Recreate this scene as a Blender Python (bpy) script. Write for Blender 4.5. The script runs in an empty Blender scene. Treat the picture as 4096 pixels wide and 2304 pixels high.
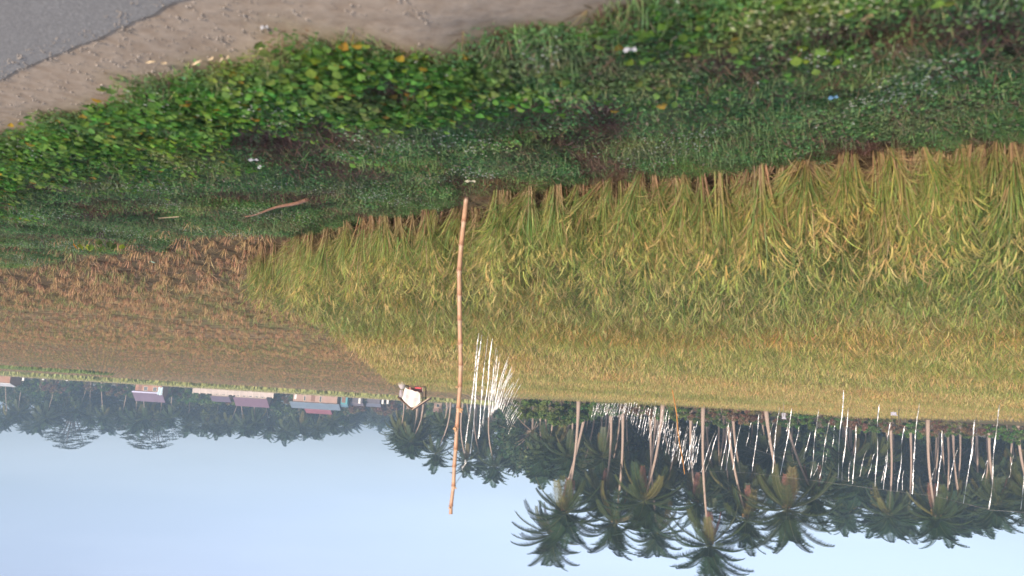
import bpy, math, random
import numpy as np
from mathutils import Vector, Matrix, Quaternion
from mathutils.noise import noise as mnoise
R = math.radians
C = bpy.context.scene.collection
S = bpy.context.scene

# ------------------------------------------------------------ camera (the photo was taken upside down)
F, H = 3215.0, 2.1
TH = math.atan(0.0613)
PT = R(8.85)
cf = Vector((0, math.cos(PT), -math.sin(PT)))
cu = Vector((0, math.sin(PT), math.cos(PT)))
cl = Vector((-1, 0, 0)); cd = -cu
CX = math.cos(TH) * cl + math.sin(TH) * cd
CY = -math.sin(TH) * cl + math.cos(TH) * cd
EYE = Vector((0, 0, H))
cam = bpy.data.cameras.new('camera'); co = bpy.data.objects.new('camera', cam); C.objects.link(co)
m = Matrix((CX, CY, -cf)).transposed().to_4x4(); m.translation = EYE
co.matrix_world = m
cam.sensor_width = 36; cam.lens = 36 * F / 4096; cam.clip_start = 0.05; cam.clip_end = 4000
cam.dof.use_dof = True; cam.dof.focus_distance = 20; cam.dof.aperture_fstop = 1.7
S.camera = co

def ray(x, y): return CX * float((x - 2048) / F) + CY * float((1152 - y) / F) + cf
def at(x, y, z=0.0):
    v = ray(x, y); return EYE + v * float((z - H) / v.z)
def atd(x, y, d):
    v = ray(x, y); return EYE + v * float(d / v.y)

# ------------------------------------------------------------ light
SUN_EL, SUN_AZ = 13.0, 152.0     # azimuth clockwise from +Y: behind the camera, to its right
w = bpy.data.worlds.new('World'); S.world = w; w.use_nodes = True
nt = w.node_tree; nt.nodes.clear()
sky = nt.nodes.new('ShaderNodeTexSky'); sky.sky_type = 'NISHITA'; sky.sun_disc = False
sky.sun_elevation = R(SUN_EL); sky.sun_rotation = R(SUN_AZ)
sky.air_density = 1.0; sky.dust_density = 1.5; sky.ozone_density = 2.0
tc = nt.nodes.new('ShaderNodeTexCoord')
mp = nt.nodes.new('ShaderNodeMapping'); mp.inputs['Scale'].default_value = (1.2, 1.2, 7.0)
nz = nt.nodes.new('ShaderNodeTexNoise'); nz.inputs['Scale'].default_value = 1.6; nz.inputs['Detail'].default_value = 5
rp = nt.nodes.new('ShaderNodeValToRGB'); rp.color_ramp.elements[0].position = .45; rp.color_ramp.elements[1].position = .8
rp.color_ramp.elements[0].color = (0, 0, 0, 1); rp.color_ramp.elements[1].color = (.14, .14, .14, 1)
mx = nt.nodes.new('ShaderNodeMix'); mx.data_type = 'RGBA'
hz = nt.nodes.new('ShaderNodeHueSaturation'); hz.inputs['Saturation'].default_value = 0.5
bg = nt.nodes.new('ShaderNodeBackground'); bg.inputs['Strength'].default_value = 0.106
ow = nt.nodes.new('ShaderNodeOutputWorld')
nt.links.new(tc.outputs['Generated'], mp.inputs['Vector']); nt.links.new(mp.outputs[0], nz.inputs['Vector'])
nt.links.new(nz.outputs['Fac'], rp.inputs[0]); nt.links.new(rp.outputs[0], mx.inputs['Factor'])
nt.links.new(sky.outputs[0], hz.inputs['Color']); tn = nt.nodes.new('ShaderNodeMix'); tn.data_type = 'RGBA'; tn.blend_type = 'MULTIPLY'; tn.inputs['Factor'].default_value = 1; tn.inputs['B'].default_value = (1.0, .975, 1.06, 1)
nt.links.new(hz.outputs[0], tn.inputs['A']); 
se = nt.nodes.new('ShaderNodeSeparateXYZ'); nt.links.new(tc.outputs['Generated'], se.inputs[0])
er = nt.nodes.new('ShaderNodeValToRGB'); nt.links.new(se.outputs[2], er.inputs[0])
er.color_ramp.elements[0].position = 0.0; er.color_ramp.elements[0].color = (.62, .72, .88, 1)
er.color_ramp.elements[1].position = .36; er.color_ramp.elements[1].color = (1, 1, 1, 1)
t2 = nt.nodes.new('ShaderNodeMix'); t2.data_type = 'RGBA'; t2.blend_type = 'MULTIPLY'; t2.inputs['Factor'].default_value = 1
nt.links.new(tn.outputs['Result'], t2.inputs['A']); nt.links.new(er.outputs[0], t2.inputs['B']); nt.links.new(t2.outputs['Result'], mx.inputs['A'])
mx.inputs['B'].default_value = (6.0, 6.5, 7.4, 1)
nt.links.new(mx.outputs['Result'], bg.inputs['Color']); nt.links.new(bg.outputs[0], ow.inputs['Surface'])
sl = bpy.data.lights.new('sun', 'SUN'); sl.energy = 3.2; sl.angle = R(3); sl.color = (1.0, .84, .68)
so = bpy.data.objects.new('sun', sl); C.objects.link(so)
az, el = R(SUN_AZ), R(SUN_EL)
sd = Vector((math.sin(az) * math.cos(el), math.cos(az) * math.cos(el), math.sin(el)))
so.rotation_euler = sd.to_track_quat('Z', 'Y').to_euler(); so.location = (0, -20, 30)
S.view_settings.view_transform = 'Standard'; S.view_settings.look = 'None'
S.view_settings.exposure = 1.12; S.view_settings.gamma = 1
S.cycles.max_bounces = 6; S.cycles.diffuse_bounces = 3; S.cycles.glossy_bounces = 2
S.cycles.transmission_bounces = 3; S.cycles.volume_bounces = 1; S.cycles.transparent_max_bounces = 8

# ------------------------------------------------------------ helpers
def tag(o, label=None, cat=None, group=None, kind=None):
    if label: o['label'] = label
    if cat: o['category'] = cat
    if group: o['group'] = group
    if kind: o['kind'] = kind
    return o
def empty(name, loc=(0, 0, 0), rz=0):
    o = bpy.data.objects.new(name, None); o.empty_display_size = .3
    C.objects.link(o); o.location = loc; o.rotation_euler.z = rz; return o
class MB:
    def __init__(s): s.v = []; s.f = []; s.c = []
    def quad(s, a, b, c, d, col=None):
        n = len(s.v); s.v += [a, b, c, d]; s.f.append((n, n+1, n+2, n+3))
        if col is not None: s.c += [col] * 4
    def tri(s, a, b, c, col=None):
        n = len(s.v); s.v += [a, b, c]; s.f.append((n, n+1, n+2))
        if col is not None: s.c += [col] * 3
    def box(s, lo, hi, col=None, rot=None, org=(0, 0, 0)):
        n = len(s.v); P = []
        for x in (lo[0], hi[0]):
            for y in (lo[1], hi[1]):
                for z in (lo[2], hi[2]): P.append(Vector((x, y, z)))
        if rot: P = [rot @ p for p in P]
        s.v += [tuple(p + Vector(org)) for p in P]
        s.f += [tuple(n + i for i in q) for q in ((0,1,3,2), (4,6,7,5), (0,4,5,1), (2,3,7,6), (0,2,6,4), (1,5,7,3))]
        if col is not None: s.c += [col] * 8
    def tube(s, pts, rad, k=8, col=None, cap=True):
        pts = [Vector(p) for p in pts]; n0 = len(s.v); m_ = len(pts)
        for i, p in enumerate(pts):
            t = (pts[min(i+1, m_-1)] - pts[max(i-1, 0)]).normalized()
            a = t.cross(Vector((.13, .97, .21))).normalized(); b = t.cross(a)
            r = rad[i] if hasattr(rad, '__len__') else rad
            for j in range(k):
                q = p + (a * math.cos(2*math.pi*j/k) + b * math.sin(2*math.pi*j/k)) * r
                s.v.append(tuple(q))
                if col is not None: s.c.append(col[i] if isinstance(col, list) else col)
        for i in range(m_-1):
            for j in range(k):
                s.f.append((n0+i*k+j, n0+i*k+(j+1) % k, n0+(i+1)*k+(j+1) % k, n0+(i+1)*k+j))
        if cap:
            s.f.append(tuple(n0+j for j in range(k))[::-1]); s.f.append(tuple(n0+(m_-1)*k+j for j in range(k)))
    def mesh(s, name, mat, smooth=False):
        me = bpy.data.meshes.new(name); me.from_pydata([tuple(v) for v in s.v], [], s.f)
        if s.c:
            ca = me.color_attributes.new('Col', 'FLOAT_COLOR', 'POINT')
            a = np.ones((len(s.v), 4), dtype=np.float32); a[:, :3] = np.array(s.c, dtype=np.float32)[:, :3]
            ca.data.foreach_set('color', a.ravel())
        if mat: me.materials.append(mat)
        if smooth: me.polygons.foreach_set('use_smooth', [True] * len(me.polygons))
        me.update(); return me
    def build(s, name, mat, parent=None, smooth=False, loc=None):
        o = bpy.data.objects.new(name, s.mesh(name, mat, smooth)); C.objects.link(o)
        if parent: o.parent = parent
        if loc is not None: o.location = loc
        return o

def mat(name): 
    m_ = bpy.data.materials.new(name); m_.use_nodes = True; t = m_.node_tree
    return m_, t, t.nodes['Principled BSDF'], t.nodes['Material Output']
def N(t, typ, **kw):
    n = t.nodes.new(typ)
    for k, v in kw.items():
        if k in n.inputs: n.inputs[k].default_value = v
        else: setattr(n, k, v)
    return n
def noise_node(t, scale, detail=4, vec=None, stretch=None):
    n = N(t, 'ShaderNodeTexNoise', Scale=scale, Detail=detail)
    if vec is None: vec = N(t, 'ShaderNodeNewGeometry').outputs['Position']
    if stretch:
        mm = N(t, 'ShaderNodeMapping'); mm.inputs['Scale'].default_value = stretch
        t.links.new(vec, mm.inputs['Vector']); vec = mm.outputs[0]
    t.links.new(vec, n.inputs['Vector']); return n.outputs['Fac']
def ramp(t, fac, stops):
    r = N(t, 'ShaderNodeValToRGB'); e = r.color_ramp.elements
    while len(e) > 1: e.remove(e[-1])
    e[0].position = stops[0][0]; e[0].color = (*stops[0][1], 1)
    for p, c in stops[1:]:
        q = e.new(p); q.color = (*c, 1)
    t.links.new(fac, r.inputs[0]); return r.outputs[0]
def mixc(t, fac, a, b, bt='MIX'):
    n = N(t, 'ShaderNodeMix', data_type='RGBA', blend_type=bt)
    for s_, v in (('Factor', fac), ('A', a), ('B', b)):
        if isinstance(v, (int, float)): n.inputs[s_].default_value = v
        elif isinstance(v, tuple): n.inputs[s_].default_value = (*v, 1)
        else: t.links.new(v, n.inputs[s_])
    return n.outputs['Result']
def mathn(t, op, a, b=None, clamp=False):
    n = N(t, 'ShaderNodeMath', operation=op, use_clamp=clamp)
    for i, v in enumerate((a, b)):
        if v is None: continue
        if isinstance(v, (int, float)): n.inputs[i].default_value = v
        else: t.links.new(v, n.inputs[i])
    return n.outputs[0]
def plain(name, col, rough=.8, var=.25, scale=3, metal=0, bump=0):
    m_, t, b, o = mat(name)
    f = noise_node(t, scale, 5)
    c = ramp(t, f, [(.3, tuple(x*(1-var) for x in col)), (.7, tuple(min(1, x*(1+var)) for x in col))])
    t.links.new(c, b.inputs['Base Color']); b.inputs['Roughness'].default_value = rough; b.inputs['Metallic'].default_value = metal
    if bump:
        bn = N(t, 'ShaderNodeBump', Strength=bump, Distance=.01); t.links.new(f, bn.inputs['Height']); t.links.new(bn.outputs[0], b.inputs['Normal'])
    return m_
def leafmat(name, trans=.3, tint=None, rough=.55, patch=.25, patch_scale=.6, hue=.03, spec=.3):
    """colour attribute x slow patches x per plant variation, with light coming through the leaf"""
    m_, t, b, o = mat(name)
    a = N(t, 'ShaderNodeVertexColor'); a.layer_name = 'Col'
    oi = N(t, 'ShaderNodeObjectInfo')
    hs = N(t, 'ShaderNodeHueSaturation')
    t.links.new(a.outputs['Color'], hs.inputs['Color'])
    t.links.new(mathn(t, 'ADD', mathn(t, 'MULTIPLY', oi.outputs['Random'], hue*2), .5-hue), hs.inputs['Hue'])
    t.links.new(mathn(t, 'ADD', mathn(t, 'MULTIPLY', noise_node(t, patch_scale, 3), patch*2), 1-patch), hs.inputs['Value'])
    c = hs.outputs[0]
    if tint: c = tint(t, c)
    t.links.new(c, b.inputs['Base Color']); b.inputs['Roughness'].default_value = rough
    b.inputs['Specular IOR Level'].default_value = spec
    tr = N(t, 'ShaderNodeBsdfTranslucent'); t.links.new(c, tr.inputs['Color'])
    ms = N(t, 'ShaderNodeMixShader'); ms.inputs[0].default_value = trans
    t.links.new(b.outputs[0], ms.inputs[1]); t.links.new(tr.outputs[0], ms.inputs[2]); t.links.new(ms.outputs[0], o.inputs['Surface'])
    return m_

NX, NY = -.59, .807
def sdist(x, y): return NX*x + NY*y
def sm(a, b, x):
    t_ = min(1, max(0, (x-a)/(b-a))); return t_*t_*(3-2*t_)
def gz(x, y):
    s = sdist(x, y); far = sm(60, 25, math.hypot(x, y))
    z = .40 * (1 - sm(2.2, 5.6, s))
    if s > 1.9:
        z += (.05*mnoise(Vector((x*.9, y*.9, 0))) + .03*mnoise(Vector((x*3, y*3, 5)))) * far * sm(1.9, 2.6, s)
    return z

# ------------------------------------------------------------ ground
xs = np.concatenate([np.linspace(-700, -60, 14), np.linspace(-50, -14, 19), np.arange(-13, 24, .14), np.linspace(25, 90, 22), np.linspace(110, 700, 13)])
ys = np.concatenate([np.linspace(-300, -20, 6), np.linspace(-12, -3, 6), np.arange(-2.5, 17, .14), np.linspace(17.5, 60, 40), np.linspace(70, 300, 24), np.linspace(340, 1000, 8)])
V = [(float(x), float(y), gz(float(x), float(y))) for y in ys for x in xs]
nx = len(xs); Fc = [(j*nx+i, j*nx+i+1, (j+1)*nx+i+1, (j+1)*nx+i) for j in range(len(ys)-1) for i in range(nx-1)]
gm, t, b, o_ = mat('ground')
geo = N(t, 'ShaderNodeNewGeometry'); P = geo.outputs['Position']
sx = N(t, 'ShaderNodeSeparateXYZ'); t.links.new(P, sx.inputs[0])
s_ = mathn(t, 'ADD', mathn(t, 'MULTIPLY', sx.outputs[0], NX), mathn(t, 'MULTIPLY', sx.outputs[1], NY))
n1 = noise_node(t, 1.3, 5); n2 = noise_node(t, 14, 6); n3 = noise_node(t, .05, 4, stretch=(.35, 1.6, 1)); n4 = noise_node(t, 60, 3)
dirt = ramp(t, n2, [(.3, (.40, .31, .23)), (.5, (.48, .385, .295)), (.75, (.56, .46, .36))])
dirt = mixc(t, mathn(t, 'MULTIPLY', n4, .5), dirt, (.25, .20, .155))
verge = ramp(t, n2, [(.3, (.12, .11, .07)), (.5, (.20, .165, .115)), (.7, (.14, .18, .08))])
verge = mixc(t, ramp(t, n1, [(.55, (0, 0, 0)), (.66, (1, 1, 1))]), verge, (.16, .115, .085))
# harvested field: straw, bare earth and slow bands of regrowth along the rows
rows = noise_node(t, 1.0, 3, stretch=(.25, .7, 1))
st = ramp(t, n2, [(.3, (.17, .12, .075)), (.5, (.34, .25, .155)), (.7, (.46, .35, .22))])
st = mixc(t, ramp(t, n3, [(.42, (0, 0, 0)), (.52, (.9, .9, .9))]), st, (.22, .22, .10))
st = mixc(t, ramp(t, rows, [(.45, (0, 0, 0)), (.7, (.6, .6, .6))]), st, (.44, .31, .20))
e1 = mathn(t, 'ADD', s_, mathn(t, 'MULTIPLY', n1, 1.0))
f1 = mathn(t, 'DIVIDE', mathn(t, 'SUBTRACT', e1, 3.3), .25, True)
f2 = mathn(t, 'DIVIDE', mathn(t, 'SUBTRACT', e1, 6.3), .8, True)
st = mixc(t, ramp(t, noise_node(t, 1.1, 4, stretch=(1.3, .16, 1)), [(.45, (0, 0, 0)), (.6, (.6, .6, .6))]), st, (.27, .215, .11))
st = mixc(t, ramp(t, mathn(t, 'DIVIDE', s_, 20.0), [(.30, (.85, .85, .85)), (.42, (.7, .7, .7)), (.5, (0, 0, 0))]), st, (.13, .095, .065))
st = mixc(t, ramp(t, noise_node(t, 2.6, 5, stretch=(.7, 1, 1)), [(.46, (0, 0, 0)), (.6, (.7, .7, .7))]), st, (.16, .11, .075))
c = mixc(t, f2, mixc(t, f1, dirt, verge), st)
t.links.new(c, b.inputs['Base Color']); b.inputs['Roughness'].default_value = 1; b.inputs['Specular IOR Level'].default_value = 0
bp = N(t, 'ShaderNodeBump', Strength=.35, Distance=.012); t.links.new(n2, bp.inputs['Height']); t.links.new(bp.outputs[0], b.inputs['Normal'])
g = MB(); g.v = V; g.f = Fc
tag(g.build('ground', gm, smooth=True), kind='structure')

# road sheet
am, t, b, o_ = mat('asphalt')
n2 = noise_node(t, 90, 4); n1 = noise_node(t, 1.5, 4); vo = N(t, 'ShaderNodeTexVoronoi', Scale=70.0)
t.links.new(N(t, 'ShaderNodeNewGeometry').outputs['Position'], vo.inputs['Vector'])
c = ramp(t, n2, [(.3, (.20, .195, .185)), (.6, (.31, .30, .285)), (.75, (.48, .47, .44))])
c = mixc(t, ramp(t, vo.outputs['Distance'], [(.05, (.7, .7, .7)), (.25, (0, 0, 0))]), c, (.26, .26, .28))
c = mixc(t, mathn(t, 'MULTIPLY', n1, .5), c, (.24, .225, .205))
t.links.new(c, b.inputs['Base Color']); b.inputs['Roughness'].default_value = .85
bp = N(t, 'ShaderNodeBump', Strength=.6, Distance=.004); t.links.new(n2, bp.inputs['Height']); t.links.new(bp.outputs[0], b.inputs['Normal'])
ax, ay = NY, -NX      # along the road
g = MB(); rs = [-4.2, -2.5, -1, 0.5, 1.2, 1.5]
along = np.concatenate([np.linspace(-300, -10, 8), np.arange(-9, 14, .03), np.linspace(15, 400, 14)])
for a_ in along:
    ed = 1.76 + .012*mnoise(Vector((a_*22, 6, 0))) + .02*mnoise(Vector((a_*1.2, 3, 0))) + .02*mnoise(Vector((a_*6, 1, 0)))
    for r_ in rs + [ed, ed+.012]:
        zz = .406 if r_ != ed+.012 else .39
        g.v.append((NX*r_ + ax*a_, NY*r_ + ay*a_, zz))
k = len(rs)+2
g.f = [(j*k+i, j*k+i+1, (j+1)*k+i+1, (j+1)*k+i) for j in range(len(along)-1) for i in range(k-1)]
tag(g.build('road', am), kind='structure')

# ------------------------------------------------------------ instancing for the uncountable cover
def scatter(name, label, cat, pts, variants, mats=None):
    """pts rows: x,y,z, rx,ry,rz, scale, variant.  One stuff object whose node group puts a tuft mesh on each point."""
    lib = bpy.data.collections.new('tufts_' + name)
    for i, me in enumerate(variants):
        lib.objects.link(bpy.data.objects.new('%s_tuft_%02d' % (name, i), me))
    pts = np.array(pts, dtype=np.float32); n = len(pts)
    me = bpy.data.meshes.new(name); me.vertices.add(n); me.vertices.foreach_set('co', pts[:, :3].ravel())
    a = me.attributes.new('rot', 'FLOAT_VECTOR', 'POINT'); a.data.foreach_set('vector', pts[:, 3:6].ravel())
    a = me.attributes.new('scl', 'FLOAT', 'POINT'); a.data.foreach_set('value', pts[:, 6].copy())
    a = me.attributes.new('vid', 'INT', 'POINT'); a.data.foreach_set('value', pts[:, 7].astype(np.int32))
    ob = bpy.data.objects.new(name, me); C.objects.link(ob)
    ng = bpy.data.node_groups.new('scatter_' + name, 'GeometryNodeTree')
    ng.interface.new_socket('Geometry', in_out='INPUT', socket_type='NodeSocketGeometry')
    ng.interface.new_socket('Geometry', in_out='OUTPUT', socket_type='NodeSocketGeometry')
    gi = ng.nodes.new('NodeGroupInput'); go = ng.nodes.new('NodeGroupOutput')
    ip = ng.nodes.new('GeometryNodeInstanceOnPoints'); ci = ng.nodes.new('GeometryNodeCollectionInfo')
    ci.inputs['Collection'].default_value = lib; ci.inputs['Separate Children'].default_value = True; ci.inputs['Reset Children'].default_value = True
    def attr(nm, ty):
        q = ng.nodes.new('GeometryNodeInputNamedAttribute'); q.data_type = ty; q.inputs['Name'].default_value = nm
        return q.outputs['Attribute']
    L = ng.links.new
    L(gi.outputs[0], ip.inputs['Points']); L(ci.outputs[0], ip.inputs['Instance'])
    ip.inputs['Pick Instance'].default_value = True
    L(attr('vid', 'INT'), ip.inputs['Instance Index'])
    e2r = ng.nodes.new('FunctionNodeEulerToRotation'); L(attr('rot', 'FLOAT_VECTOR'), e2r.inputs[0]); L(e2r.outputs[0], ip.inputs['Rotation'])
    L(attr('scl', 'FLOAT'), ip.inputs['Scale']); L(ip.outputs[0], go.inputs[0])
    md = ob.modifiers.new('scatter', 'NODES'); md.node_group = ng
    tag(ob, label, cat, kind='stuff'); return ob

def jit(c, v, rng): 
    k_ = 1 + rng.uniform(-v, v); return tuple(max(0, x*k_*(1+rng.uniform(-v*.4, v*.4))) for x in c)
def lerp(a, b, t_): return tuple(x+(y-x)*t_ for x, y in zip(a, b))
def blade(mb, base, ang, lean, length, width, droop, segs, c0, c1, twist=0, power=2.0, mid=None):
    """a ribbon leaf that rises, leans outwards and bends over"""
    dx, dy = math.cos(ang), math.sin(ang)
    px, py = -math.sin(ang+twist), math.cos(ang+twist)
    prev = None; x, y, z = base; a_ = lean
    for i in range(segs+1):
        u_ = i/segs; w_ = width*(1-u_**power)*.5 + width*.04
        l = (x-px*w_, y-py*w_, z); r = (x+px*w_, y+py*w_, z); cc = lerp(c0, c1, u_ if mid is None else sm(mid-.25, mid+.25, u_))
        if prev:
            n = len(mb.v); mb.v += [prev[0], prev[1], r, l]; mb.f.append((n, n+1, n+2, n+3))
            mb.c += [prev[2], prev[2], cc, cc]
        prev = (l, r, cc)
        a_ = lean + droop*u_; h = length/segs
        x += dx*math.sin(a_)*h; y += dy*math.sin(a_)*h; z += math.cos(a_)*h

# ------------------------------------------------------------ rice
TAN = (.34, .235, .15); STRAW = (.50, .37, .22); GRN = (.15, .25, .08); YG = (.36, .36, .11); GOLD = (.52, .40, .17)
def rice_tuft(seed, nst, npan, far=False):
    r = random.Random(seed); mb = MB()
    for i in range(8 if far else 20):     # culms, brown sheathed below
        a_ = r.uniform(0, 6.283); rr = r.uniform(0, .055)
        blade(mb, (math.cos(a_)*rr, math.sin(a_)*rr, -.02), a_, abs(r.gauss(.07, .07)), r.uniform(.45, .62), .007*(1.6 if far else 1), r.uniform(0, .3), 3, jit((.36, .24, .155) if r.random() < .7 else (.26, .28, .11), .3, r), jit(YG if r.random() < .6 else GRN, .3, r), r.uniform(-1.2, 1.2), 8, .5)
    for i in range(nst):      # leaves from the upper culms
        a_ = r.uniform(0, 6.283); k_ = r.random(); zb = r.uniform(.12, .42); rr = .03+.1*zb
        top = jit(GRN if k_ < .3 else YG if k_ < .72 else STRAW, .3, r)
        low = jit((.34, .24, .13) if k_ > .6 else GRN, .3, r)
        blade(mb, (math.cos(a_)*rr, math.sin(a_)*rr, zb), a_, abs(r.gauss(.22, .2)), r.uniform(.26, .46), r.uniform(.0045, .008)*(2.1 if far else 1), r.uniform(.1, 1.6), 3 if far else 5, low, top, r.uniform(-1.2, 1.2), 2.5)
    for i in range(0 if far else 28):      # dead lower leaves splaying out near the ground
        a_ = r.uniform(0, 6.283)
        blade(mb, (0, 0, r.uniform(.0, .25)), a_, r.uniform(.3, 1.3), r.uniform(.2, .5), .006, r.uniform(-.3, 1.4), 3, jit(TAN, .3, r), jit(STRAW, .3, r), r.uniform(-1, 1))
    for i in range(npan):
        a_ = r.uniform(0, 6.283); le = r.uniform(.05, .3); ln = r.uniform(.58, .76)
        tip = (math.cos(a_)*math.sin(le)*ln, math.sin(a_)*math.sin(le)*ln, math.cos(le)*ln)
        if not far: blade(mb, (0, 0, 0), a_, le, ln, .006, 0, 1, jit(TAN, .2, r), jit(YG, .2, r), 1.2)
        c_ = jit(GOLD if r.random() < .6 else YG, .25, r)
        for q in range(1 if far else 2):
            blade(mb, tip, a_+r.uniform(-.5, .5), le+.3, r.uniform(.14, .24), r.uniform(.006, .009)*(2.0 if far else 1), r.uniform(.8, 2.0), 2 if far else 4, c_, jit(c_, .25, r), r.uniform(-1, 1), 4)
    return mb
def rice_tint(t, c):
    a_ = noise_node(t, .11, 3, stretch=(.35, 1.3, 0)); b_ = noise_node(t, .5, 4)
    c = mixc(t, ramp(t, a_, [(.40, (.55, .55, .55)), (.5, (0, 0, 0))]), c, (.50, .80, .55), 'MULTIPLY')
    c = mixc(t, ramp(t, b_, [(.52, (0, 0, 0)), (.72, (.6, .6, .6))]), c, (1.05, .72, .6), 'MULTIPLY')
    sx_ = N(t, 'ShaderNodeSeparateXYZ'); t.links.new(N(t, 'ShaderNodeNewGeometry').outputs['Position'], sx_.inputs[0])
    sv_ = mathn(t, 'ADD', mathn(t, 'MULTIPLY', sx_.outputs[0], NX), mathn(t, 'MULTIPLY', sx_.outputs[1], NY))
    wob = mathn(t, 'ADD', sv_, mathn(t, 'MULTIPLY', noise_node(t, .35, 4), 3.0))
    k_ = ramp(t, mathn(t, 'DIVIDE', wob, 30.0), [(.27, (0, 0, 0)), (.33, (.85, .85, .85)), (.42, (.85, .85, .85)), (.445, (0, 0, 0))])
    c = mixc(t, k_, c, (.76, .86, .84), 'MULTIPLY')       # the greener, less ripe rows
    k_ = ramp(t, mathn(t, 'DIVIDE', wob, 30.0), [(.26, (1, 1, 1)), (.31, (0, 0, 0))])
    c = mixc(t, k_, c, (1.06, 1.08, 1.0), 'MULTIPLY')       # ripest along the open edge
    k_ = ramp(t, mathn(t, 'DIVIDE', wob, 30.0), [(.435, (0, 0, 0)), (.45, (.38, .38, .38)), (.475, (.3, .3, .3)), (.50, (0, 0, 0))])
    c = mixc(t, k_, c, (1.0, .70, .55), 'MULTIPLY')       # a dry brown strip
    return c
RM = leafmat('rice_leaf', .35, rice_tint, .5, .22, .4, .015)
near_v = [rice_tuft(100+i, 44, 12).mesh('rice_tuft', RM) for i in range(7)]
far_v = [rice_tuft(200+i, 16, 7, True).mesh('rice_tuft_small', RM) for i in range(5)]
poly = [(3.95, 11.75), (3.5, 14.8), (4.6, 27), (6.4, 44), (8, 60), (9, 78), (0, 90), (-23, 76), (-25.5, 68), (-27, 43), (-45, 38), (-60, 30), (-20, -6.5), (-7.87, 1.95), (-3.36, 5.22), (-1.77, 6.18), (-.38, 6.98), (.66, 7.82), (1.66, 8.66), (2.8, 10.0)]
def inside(x, y, pg=poly):
    c_ = False; j = len(pg)-1
    for i in range(len(pg)):
        (xi, yi), (xj, yj) = pg[i], pg[j]
        if (yi > y) != (yj > y) and x < (xj-xi)*(y-yi)/(yj-yi)+xi: c_ = not c_
        j = i
    return c_
rg = random.Random(7)
hut_xy = atd(1660, 1530, 62)
def inview(x, y, pad=1.0): return y > 1.0 and abs(x) < .72*y + pad
pts = []; far_pts = []
a_rng = np.arange(-14, 16, .215)
for s0 in np.arange(5.6, 26, .235):      # planted rows run along the edge
    for a0 in a_rng:
        x = NX*s0 + ax*a0; y = NY*s0 + ay*a0
        x += rg.gauss(0, .035); y += rg.gauss(0, .035)
        if rg.random() < .05: continue
        if abs(x-.47) < .14 and y < 7.95: continue
        if y > 18 or not inview(x, y, 1.2) or not inside(x, y): continue
        pts.append((x, y, gz(x, y), rg.gauss(0, .11), rg.gauss(0, .11), rg.uniform(0, 6.28), rg.uniform(.78, 1.1), rg.randrange(7)))
for i in range(1000):     # thin fillers and fallen leaves between the first rows
    s0 = 5.7 + abs(rg.gauss(0, .9)); a0 = rg.uniform(-6, 11); x = NX*s0+ax*a0; y = NY*s0+ay*a0
    if inview(x, y, 1.2) and inside(x, y) and not (abs(x-.5) < .3 and y < 8.1): pts.append((x, y, gz(x, y), rg.gauss(0, .25), rg.gauss(0, .25), rg.uniform(0, 6.28), rg.uniform(.45, .85), rg.randrange(7)))
y = 17.8
while y < 90:
    st_ = .24 if y < 40 else .34 if y < 60 else .45
    x = -80
    while x < 10:
        xx, yy = x+rg.uniform(-.1, .1), y+rg.uniform(-.1, .1)
        if inview(xx, yy, 2) and inside(xx, yy):
            
            short = yy > 46 + max(0, 5-xx)*.45
            if short and math.hypot((xx-hut_xy.x)*1.0, max(0, abs(yy-56)-10)) < 3.0: x += st_; continue
            hs_ = .55 if short else 1.0
            far_pts.append((xx, yy, 0, rg.uniform(-.15, .15), rg.uniform(-.15, .15), rg.uniform(0, 6.28), hs_*rg.uniform(.9, 1.08)*(1 if y < 40 else 1.12), rg.randrange(5)))
        x += st_
    y += st_
off = len(near_v)
for q in far_pts: pts.append(q[:7]+(q[7]+off,))
scatter('rice_field', 'standing ripening rice, yellow green with brown stem bases, filling the field', 'rice', pts, near_v+far_v)
print('rice', len(pts))

# ------------------------------------------------------------ stubble and regrowth on the harvested side
SM = leafmat('stubble_straw', .15, None, .7, .3, .5, .02)
def stub(seed, green=False):
    r = random.Random(seed); mb = MB()
    for i in range(20):
        a_ = r.uniform(0, 6.283); rr = r.uniform(0, .05)
        c0 = jit((.26, .17, .10), .3, r); c1 = jit((.48, .315, .17) if not green or r.random() < .35 else (.17, .26, .08), .3, r)
        blade(mb, (math.cos(a_)*rr, math.sin(a_)*rr, 0), a_, abs(r.gauss(.35, .35)), r.uniform(.08, .2), .008, r.uniform(0, .5), 2, c0, c1, r.uniform(-1, 1), 5)
    for i in range(9):
        a_ = r.uniform(0, 6.283)
        blade(mb, (r.uniform(-.1, .1), r.uniform(-.1, .1), .015), a_, 1.45, r.uniform(.12, .3), .007, .1, 2, jit((.36, .24, .15), .3, r), jit(STRAW, .3, r), 0, 5)
    return mb
sv = [stub(300+i).mesh('stubble_tuft', SM) for i in range(4)] + [stub(310+i, True).mesh('stubble_tuft_green', SM) for i in range(2)]
pts = []
y = 9.5
while y < 150:
    st_ = .24 if y < 22 else .33 if y < 40 else .5 if y < 75 else .95
    x = 2.0
    while x < .62*y + 3:
        xx, yy = x+rg.uniform(-.05, .05), y+rg.uniform(-.05, .05)
        s0 = sdist(xx, yy)
        if s0 > 5.3 + .8*mnoise(Vector((xx*.4, yy*.4, 9))) and not inside(xx, yy) and xx > 3:
            gr = mnoise(Vector((xx*.9, yy*.13, 2))) > .0
            if rg.random() > .12 + .5*sm(.0, .35, mnoise(Vector((xx*1.1, yy*1.3, 31)))):
                pts.append((xx, yy, gz(xx, yy), rg.uniform(-.2, .2), rg.uniform(-.2, .2), rg.uniform(0, 6.28), rg.uniform(.6, 1.15)*(1 if y < 75 else 1.5), rg.choice([4, 5]) if gr and rg.random() < .6 else rg.randrange(4)))
        x += st_
    y += st_
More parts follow.
